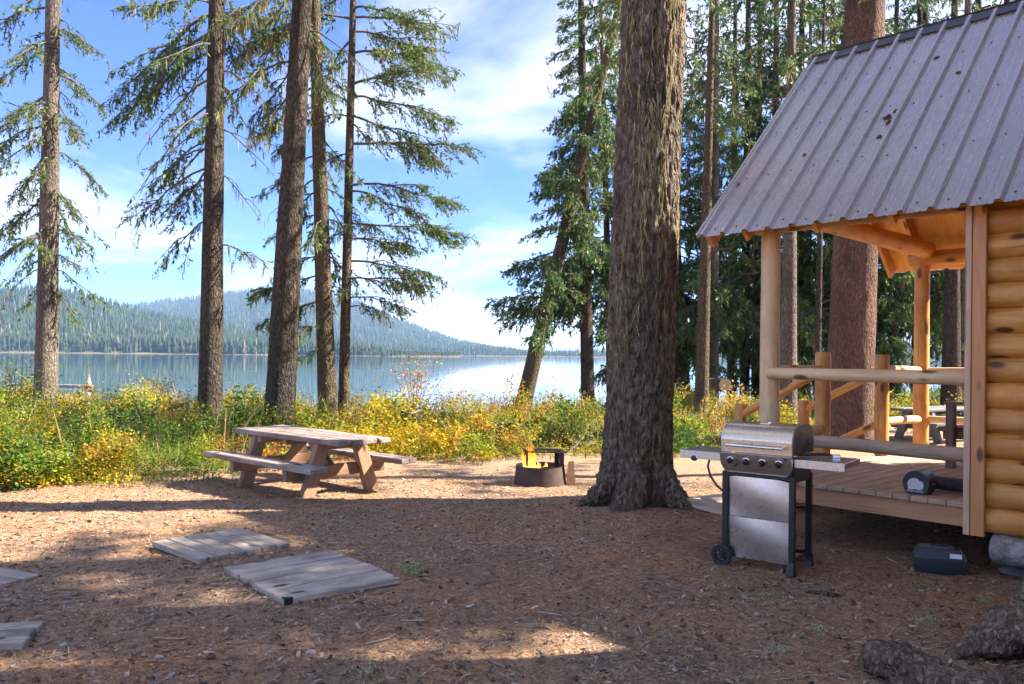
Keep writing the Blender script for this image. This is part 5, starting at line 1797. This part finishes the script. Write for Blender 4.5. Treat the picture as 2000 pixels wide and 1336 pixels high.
# wheels with the axle front to back
for sy in (-1, 1):
    Mk = Matrix.Translation((-HW - .012, sy * (HD + .045), .088)) @ Matrix.Rotation(R(90), 4, 'X')
    wh = MB().lathe([(.055, -.018), (.080, -.022), (.088, -.014), (.088, .014), (.080, .022), (.055, .018)], 28, Mk, True).build('wheel', plain('rubber_tyre', (.014, .014, .015), (.03, .03, .03), 14, .8, 0, .2), grill, True)
    mb = MB().lathe([(.016, -.022), (.018, .0), (.016, .022)], 14, Mk)
    for k in range(6):
        a = k * math.pi / 3
        mb.bar(Mk @ Vector((.012 * math.cos(a), .012 * math.sin(a), 0)), Mk @ Vector((.060 * math.cos(a), .060 * math.sin(a), 0)), .016, .02, up=(0, 1, 0), ch=.002)
    mb.build('rim', blackp, wh)
MB().tube([(-HW - .012, -HD - .05, .088), (-HW - .012, HD + .05, .088)], .007, 8).build('axle', gblack, grill)
# grill tongs lying on the right shelf
M_ = grill.matrix_basis
tg = empty('grill_scraper', M_ @ Vector((.40, .02, .9492)), R(-38.3 + 30), 'black handled grill scraper lying on the right grill shelf', 'scraper')
MB().tube([(-.16, 0, .010), (-.08, .006, .020), (.02, .006, .026), (.12, 0, .022)], [.009, .013, .014, .010], 8).build('handle', blackp, tg, True)
MB().box((.155, 0, .024), (.07, .05, .004), .001).box((.155, 0, .012), (.06, .04, .022), .003).build('head', chrome, tg)

# ------------------------------------------------------------------ picnic table
def picnic_table(label, loc, rz, top, leg, L=2.4, group=None, sc=1.0):
    e = empty('picnic_table', loc, rz, label, 'picnic table', group)
    e.scale = (sc,) * 3
    rr = random.Random(int(L * 100) + 7)
    for i in range(4):
        y = -.2925 + i * .195
        o = board_part('table_plank', e, (-L / 2 + rr.uniform(-.015, .015), y, .69 + rr.uniform(-.003, .003)), (L / 2 + rr.uniform(-.015, .015), y, .69 + rr.uniform(-.003, .003)), .187, .065, top, ch=.010)
    for sy in (-1, 1):
        for j in range(2):
            y = sy * (.60 + j * .135)
            board_part('bench_plank', e, (-L / 2 - .02 + rr.uniform(-.02, .02), y, .405), (L / 2 + .02 + rr.uniform(-.02, .02), y, .405), .130, .065, top, ch=.010)
    for sx in (-1, 1):
        x = sx * (L / 2 - .50)
        board_part('top_cleat', e, (x - sx * .095, -.35, .61), (x - sx * .095, .35, .61), .09, .09, leg, ch=.006)
        board_part('bench_support', e, (x - sx * .095, -.74, .300), (x - sx * .095, .74, .300), .09, .145, leg, ch=.008)
        for sy in (-1, 1):
            board_part('leg', e, (x, sy * .27, .655), (x, sy * .50, -.03), .175, .09, leg, up=(1, 0, 0), ch=.006)
        board_part('diagonal_brace', e, (x - sx * .15, 0, .30), (x - sx * .62, 0, .62), .085, .085, leg, ch=.005)
    board_part('center_cleat', e, (0, -.35, .625), (0, .35, .625), .09, .06, leg, ch=.005)
    return e
tx, ty = -2.74, 11.05
picnic_table('weathered wooden picnic table at the edge of the clearing', (tx, ty, gzf(tx, ty)), R(138), MAT['table_top'], MAT['table_leg'], sc=1.04)
p = Vector((9.9, 19.2)); 
picnic_table('dark grey picnic table seen through the porch railing', (p.x, p.y, gzf(p.x, p.y) + .03), R(30), MAT['old_table'], MAT['old_table'], 2.2)

# ------------------------------------------------------------------ plank mats lying on the dirt
def mat_boards(label, c, ang, la, lb, n, h=.055, tilt=(0, 0), jag=.012, mat=None, seed=1):
    rr = random.Random(seed)
    e = empty('plank_mat', (c[0], c[1], gzf(c[0], c[1]) - .006), ang, label, 'plank mat', 'weathered plank mats in the clearing')
    e.rotation_euler = (tilt[0], tilt[1], ang)
    w = lb / n
    for i in range(n):
        y = -lb / 2 + w * (i + .5)
        board_part('plank', e, (-la / 2 + rr.uniform(-jag, jag), y, h / 2 + rr.uniform(-.003, .003)), (la / 2 + rr.uniform(-jag, jag), y, h / 2 + rr.uniform(-.003, .003)), w - .010, h, mat or MAT['grey_board'], ch=.007)
    for s in (-1, 1):
        board_part('batten', e, (s * la * .38, -lb / 2 + .03, .006), (s * la * .38, lb / 2 - .03, .006), .06, .012, mat or MAT['grey_board'])
    return e
mat_boards('big plank mat with a charred corner, nearest the middle of the clearing', (-1.525, 6.28), R(40), .92, 1.10, 4, .05, seed=4)
big_mat = [o for o in bpy.data.objects if o.name.startswith('plank_mat')][0]
mat_boards('narrow-planked mat farther back, in front of the picnic table', (-2.56, 7.26), R(-43), .88, .86, 6, .05, seed=5)
mat_boards('plank mat cut by the left edge of the picture, the farther one', (-4.12, 6.12), R(-20), .75, .75, 5, .045, (0, R(2)), seed=6)
mat_boards('low plank mat at the lower left corner of the picture', (-3.28, 4.86), R(12), .85, .42, 3, .05, seed=7)
# charred corner of the big mat
char = plain('charcoal', (.010, .009, .009), (.028, .025, .024), 20, .9, 0, .8, .01)
ch = [(-.466, -.549), (-.405, -.551), (-.395, -.532), (-.42, -.522), (-.462, -.49)]
v = [(x, y, .002) for x, y in ch] + [(x * .995, y * .995, .0525 + .001 * (i % 2)) for i, (x, y) in enumerate(ch)]
MB().add(v, [tuple(reversed(range(5))), tuple(range(5, 10))] + [(i, (i + 1) % 5, 5 + (i + 1) % 5, 5 + i) for i in range(5)]).build('charred_corner', char, big_mat)
shrub('lichen_twig', 'pale green lichen twig at the right corner of the big plank mat', 812, 6.45, .07, .14, 5, 90, [np.array([.36, .42, .20])], .035, 'twig', None, .1, seed=31)

# ------------------------------------------------------------------ fire ring
fx, fy = .42, 11.75
rust = plain('rusty_steel', (.045, .032, .032), (.095, .062, .052), 5, .75, .3, .3, .004)
soot = plain('sooty_steel', (.012, .012, .013), (.028, .026, .025), 9, .7, .3, .2)
fr = empty('fire_ring', (fx, fy, gzf(fx, fy)), R(8), 'dark steel fire ring with swing-up cooking grate and burning fire', 'fire ring')
MB().lathe([(.385, -.06), (.345, .255), (.352, .265), (.338, .265), (.332, .255), (.370, -.06)], 48, None, True).build('ring', rust, fr, True)
MB().lathe([(.37, .02), (.30, .06), (.15, .085), (.02, .095)], 24).build('ash_bed', plain('ash', (.16, .15, .145), (.28, .27, .26), 14, .95, 0, .6, .01), fr, True)
for x in (-.20, .26):
    MB().box((x, .10, .33), (.07 if x > 0 else .05, .008, .28), .002).build('grate_upright', soot, fr)
MB().box((.30, -.06, .35), (.012, .30, .22), .002).build('grate_side', soot, fr)
MB().box((-.215, -.06, .37), (.012, .26, .20), .002).build('grate_side', soot, fr)
mb = MB().tube([(-.23, .11, .475), (.32, .11, .465), (.34, -.20, .462), (-.22, -.20, .475), (-.23, .11, .475)], .011, 6)
mb.build('grate_frame', soot, fr)
for k in range(13):
    x = -.20 + k * .042
    MB().tube([(x, .11, .475), (x, -.20, .472)], .006, 5).build('grate_bar', soot, fr)
MB().tube([(.34, -.05, .40), (.42, -.02, .455), (.60, .06, .60)], .009, 6).build('lift_handle', plain('handle_steel', (.30, .24, .21), (.38, .31, .27), 5, .6, .3, .1), fr, True)
for i, (a, b) in enumerate((((-.22, -.12, .10), (.15, .14, .16)), ((-.05, -.20, .10), (-.16, .16, .17)), ((.12, -.16, .11), (.02, .20, .20)), ((-.26, .02, .12), (.10, -.05, .22)))):
    log_part('firewood', fr, a, b, .035, .032, char, nr=10)
# flames
flm = bpy.data.materials.new('flame'); flm.use_nodes = True
fn, fl_ = flm.node_tree.nodes, flm.node_tree.links
fn.remove(fn['Principled BSDF'])
em = fn.new('ShaderNodeEmission'); tr = fn.new('ShaderNodeBsdfTransparent'); mxs = fn.new('ShaderNodeMixShader')
tcf = fn.new('ShaderNodeTexCoord'); sp_ = fn.new('ShaderNodeSeparateXYZ'); fl_.new(tcf.outputs['Object'], sp_.inputs[0])
rf = ramp(fn, [(.12, (1.0, .55, .14)), (.30, (1.0, .30, .03)), (.50, (.8, .10, .008))]); fl_.new(sp_.outputs['Z'], rf.inputs[0])
fl_.new(rf.outputs[0], em.inputs['Color']); em.inputs['Strength'].default_value = 0.42
nz_ = fn.new('ShaderNodeTexNoise'); nz_.inputs['Scale'].default_value = 16; nz_.inputs['Detail'].default_value = 4
mpf = fn.new('ShaderNodeMapping'); mpf.inputs['Scale'].default_value = (1, 1, .45); fl_.new(tcf.outputs['Object'], mpf.inputs[0]); fl_.new(mpf.outputs[0], nz_.inputs['Vector'])
rn = ramp(fn, [(.40, (0, 0, 0)), (.56, (.92, .92, .92))]); fl_.new(nz_.outputs['Fac'], rn.inputs[0])
fl_.new(rn.outputs[0], mxs.inputs[0]); fl_.new(tr.outputs[0], mxs.inputs[1]); fl_.new(em.outputs[0], mxs.inputs[2])
fl_.new(mxs.outputs[0], fn['Material Output'].inputs['Surface'])
fire = empty('campfire_flame', (fx - .07, fy - .04, gzf(fx, fy) + .10), 0, 'orange flames licking up in the fire ring', 'fire')
rgf = random.Random(12)
for i in range(13):
    x, y = rgf.uniform(-.15, .16), rgf.uniform(-.10, .10)
    h = rgf.uniform(.20, .34) * (1.5 if x < -.02 else .85)
    pts, rad = [], []
    ph = rgf.uniform(0, 6)
    for k in range(9):
        s = k / 8
        pts.append((x + .035 * math.sin(s * 7 + ph) * s - .02 * s, y + .03 * math.cos(s * 6 + ph) * s, s * h))
        rad.append(.042 * (1 - s) ** .7 * (.7 + .5 * math.sin(s * 3.14)) + .002)
    MB().tube(pts, rad, 8).build('flame_tongue', flm, fire, True)
# split log standing against the ring
b = Vector((fx + .42, fy - .10, 0)); b.z = gzf(b.x, b.y)
sl = MB().add([(-.055, -.06, 0), (.075, -.05, 0), (.06, .07, 0), (-.04, .075, 0), (-.03, -.05, .33), (.05, -.045, .345), (.045, .06, .34), (-.02, .06, .335)],
              [(3, 2, 1, 0), (4, 5, 6, 7), (0, 1, 5, 4), (1, 2, 6, 5), (2, 3, 7, 6), (3, 0, 4, 7)])
o = sl.build('firewood_block', MAT['split'], None, False, b)
tag(o, 'pale split firewood block standing against the fire ring', 'firewood')

# ------------------------------------------------------------------ logs, stumps, lake things
endm = plain('cut_end', (.45, .33, .20), (.55, .42, .28), 10, .8, 0, .2)
def fallen_log(label, p0, p1, r, mat):
    p0, p1 = Vector(p0), Vector(p1)
    e = empty('cut_log', (p0 + p1) / 2 - Vector((0, 0, r)), 0, label, 'log')
    c = e.location
    log_part('bark', e, p0 - c, p1 - c, r, r * .95, mat, nr=20, wob=.05)
    d = (p1 - p0).normalized()
    for q, s in ((p0, -1), (p1, 1)):
        M = frame_x(q, q + d * s); M.translation = q - c
        o = MB().tube([(-.01, 0, 0), (.006, 0, 0)], r * .86, 20).build('cut_face', endm, e); o.matrix_local = M
    return e
a = ground_at(1318, 16.2); bb = ground_at(1270, 16.6)
fallen_log('short cut log behind the right side of the huge trunk', (bb.x, bb.y, bb.z + .09), (a.x, a.y, a.z + .09), .10, MAT['bark_dark'])
a = at_depth(1416, 752, 25.5); bb = at_depth(1372, 751, 28)
fallen_log('sawn log with pale end lying at the shore left of the porch', (bb.x, bb.y, bb.z), (a.x, a.y, a.z), .22, MAT['bark_red'])
def stump(label, px, py, d, r, h, top_mat, bark_mat, seed, tiltx=0):
    p = at_depth(px, py, d); g = gzf(p.x, p.y)
    e = empty('tree_stump', (p.x, p.y, g), 0, label, 'stump')
    H = max(p.z - g, .25)
    V = MB(); n = 22
    for k, (zf, rf_) in enumerate(((-.1, 1.35), (0, 1.25), (.3, 1.0), (.97, .92), (1.0, .88))):
        for j in range(n):
            a_ = 2 * math.pi * j / n
            rr_ = r * rf_ * (1 + .10 * math.sin(3 * a_ + seed) + .06 * math.sin(7 * a_ + seed * 2))
            V.v.append((rr_ * math.cos(a_), rr_ * math.sin(a_), H * zf + (.03 * math.sin(2 * a_ + seed) if zf > .9 else 0)))
    for k in range(4):
        for j in range(n):
            V.f.append((k * n + j, k * n + (j + 1) % n, (k + 1) * n + (j + 1) % n, (k + 1) * n + j))
    V.build('bark', bark_mat, e, True)
    T = MB(); T.add([v for v in V.v[4 * n:]], [tuple(range(n))]); T.build('cut_top', top_mat, e)
    return e
stump('grey flat topped stump in the yellow bushes right of the table', 803, 803, 17.5, .26, .5, MAT['old_log'], MAT['bark_dark'], 1)
stump('small pale stump beside the second trunk at left', 352, 787, 21, .22, .5, MAT['old_log'], MAT['bark_dark'], 2)
stump('dark rotten stump in the bushes left of the fire ring', 985, 828, 16.5, .17, .4, MAT['chair'], MAT['bark_dark'], 3)
stump('low grey stump at the left clearing edge', 130, 915, 12.2, .13, .3, MAT['old_log'], MAT['bark_dark'], 4)
p = ground_at(503, 30)
e = empty('dead_snag', p, 0, 'bleached dead snag standing at the shore beside the leaning trunk', 'snag')
log_part('trunk', e, (0, 0, -.2), (.04, 0, 1.35), .12, .09, MAT['old_log'], nr=14, wob=.12)
# floating boom log and marker cone
c = at_z(185, 757, LAKE_Z); d0 = at_z(20, 752, LAKE_Z)
e = empty('floating_log', (c.x, c.y, LAKE_Z), 0, 'long grey log floating on the lake behind the far left trunk', 'log')
log_part('trunk', e, d0 - c, Vector((-.35, 0, .05)), .16, .19, MAT['old_log'], nr=14)
orange = plain('marker_orange', (.55, .14, .05), (.62, .19, .08), 8, .6, 0, 0)
wht = plain('marker_white', (.62, .60, .57), (.70, .68, .66), 8, .6, 0, 0)
e = empty('marker_cone', (c.x - .55, c.y, LAKE_Z + .17), 0, 'small orange and white marker cone on the end of the floating log', 'cone')
MB().lathe([(.38, -.05), (.38, .05), (.24, .08), (.20, .30)], 16).build('base', orange, e, True)
MB().lathe([(.198, .30), (.11, .68)], 16).build('band', wht, e, True)
MB().lathe([(.108, .68), (.05, 1.0), (.03, 1.05)], 16).build('tip', orange, e, True)

# ------------------------------------------------------------------ haze over the lake
hz = MB().box((0, 3600, 246), (15000, 7900, 512), 0)
hz.v = [(x, y, z) for x, y, z in hz.v]
hm = bpy.data.materials.new('haze'); hm.use_nodes = True
hn, hl = hm.node_tree.nodes, hm.node_tree.links
hn.remove(hn['Principled BSDF'])
pv = hn.new('ShaderNodeVolumePrincipled')
pv.inputs['Color'].default_value = (.36, .60, 1, 1)
pv.inputs['Density'].default_value = 0.95e-4
pv.inputs['Anisotropy'].default_value = 0.0
hl.new(pv.outputs[0], hn['Material Output'].inputs['Volume'])
o = hz.build('haze', hm)
tag(o, 'thin blue haze in the air over the lake', kind='stuff')
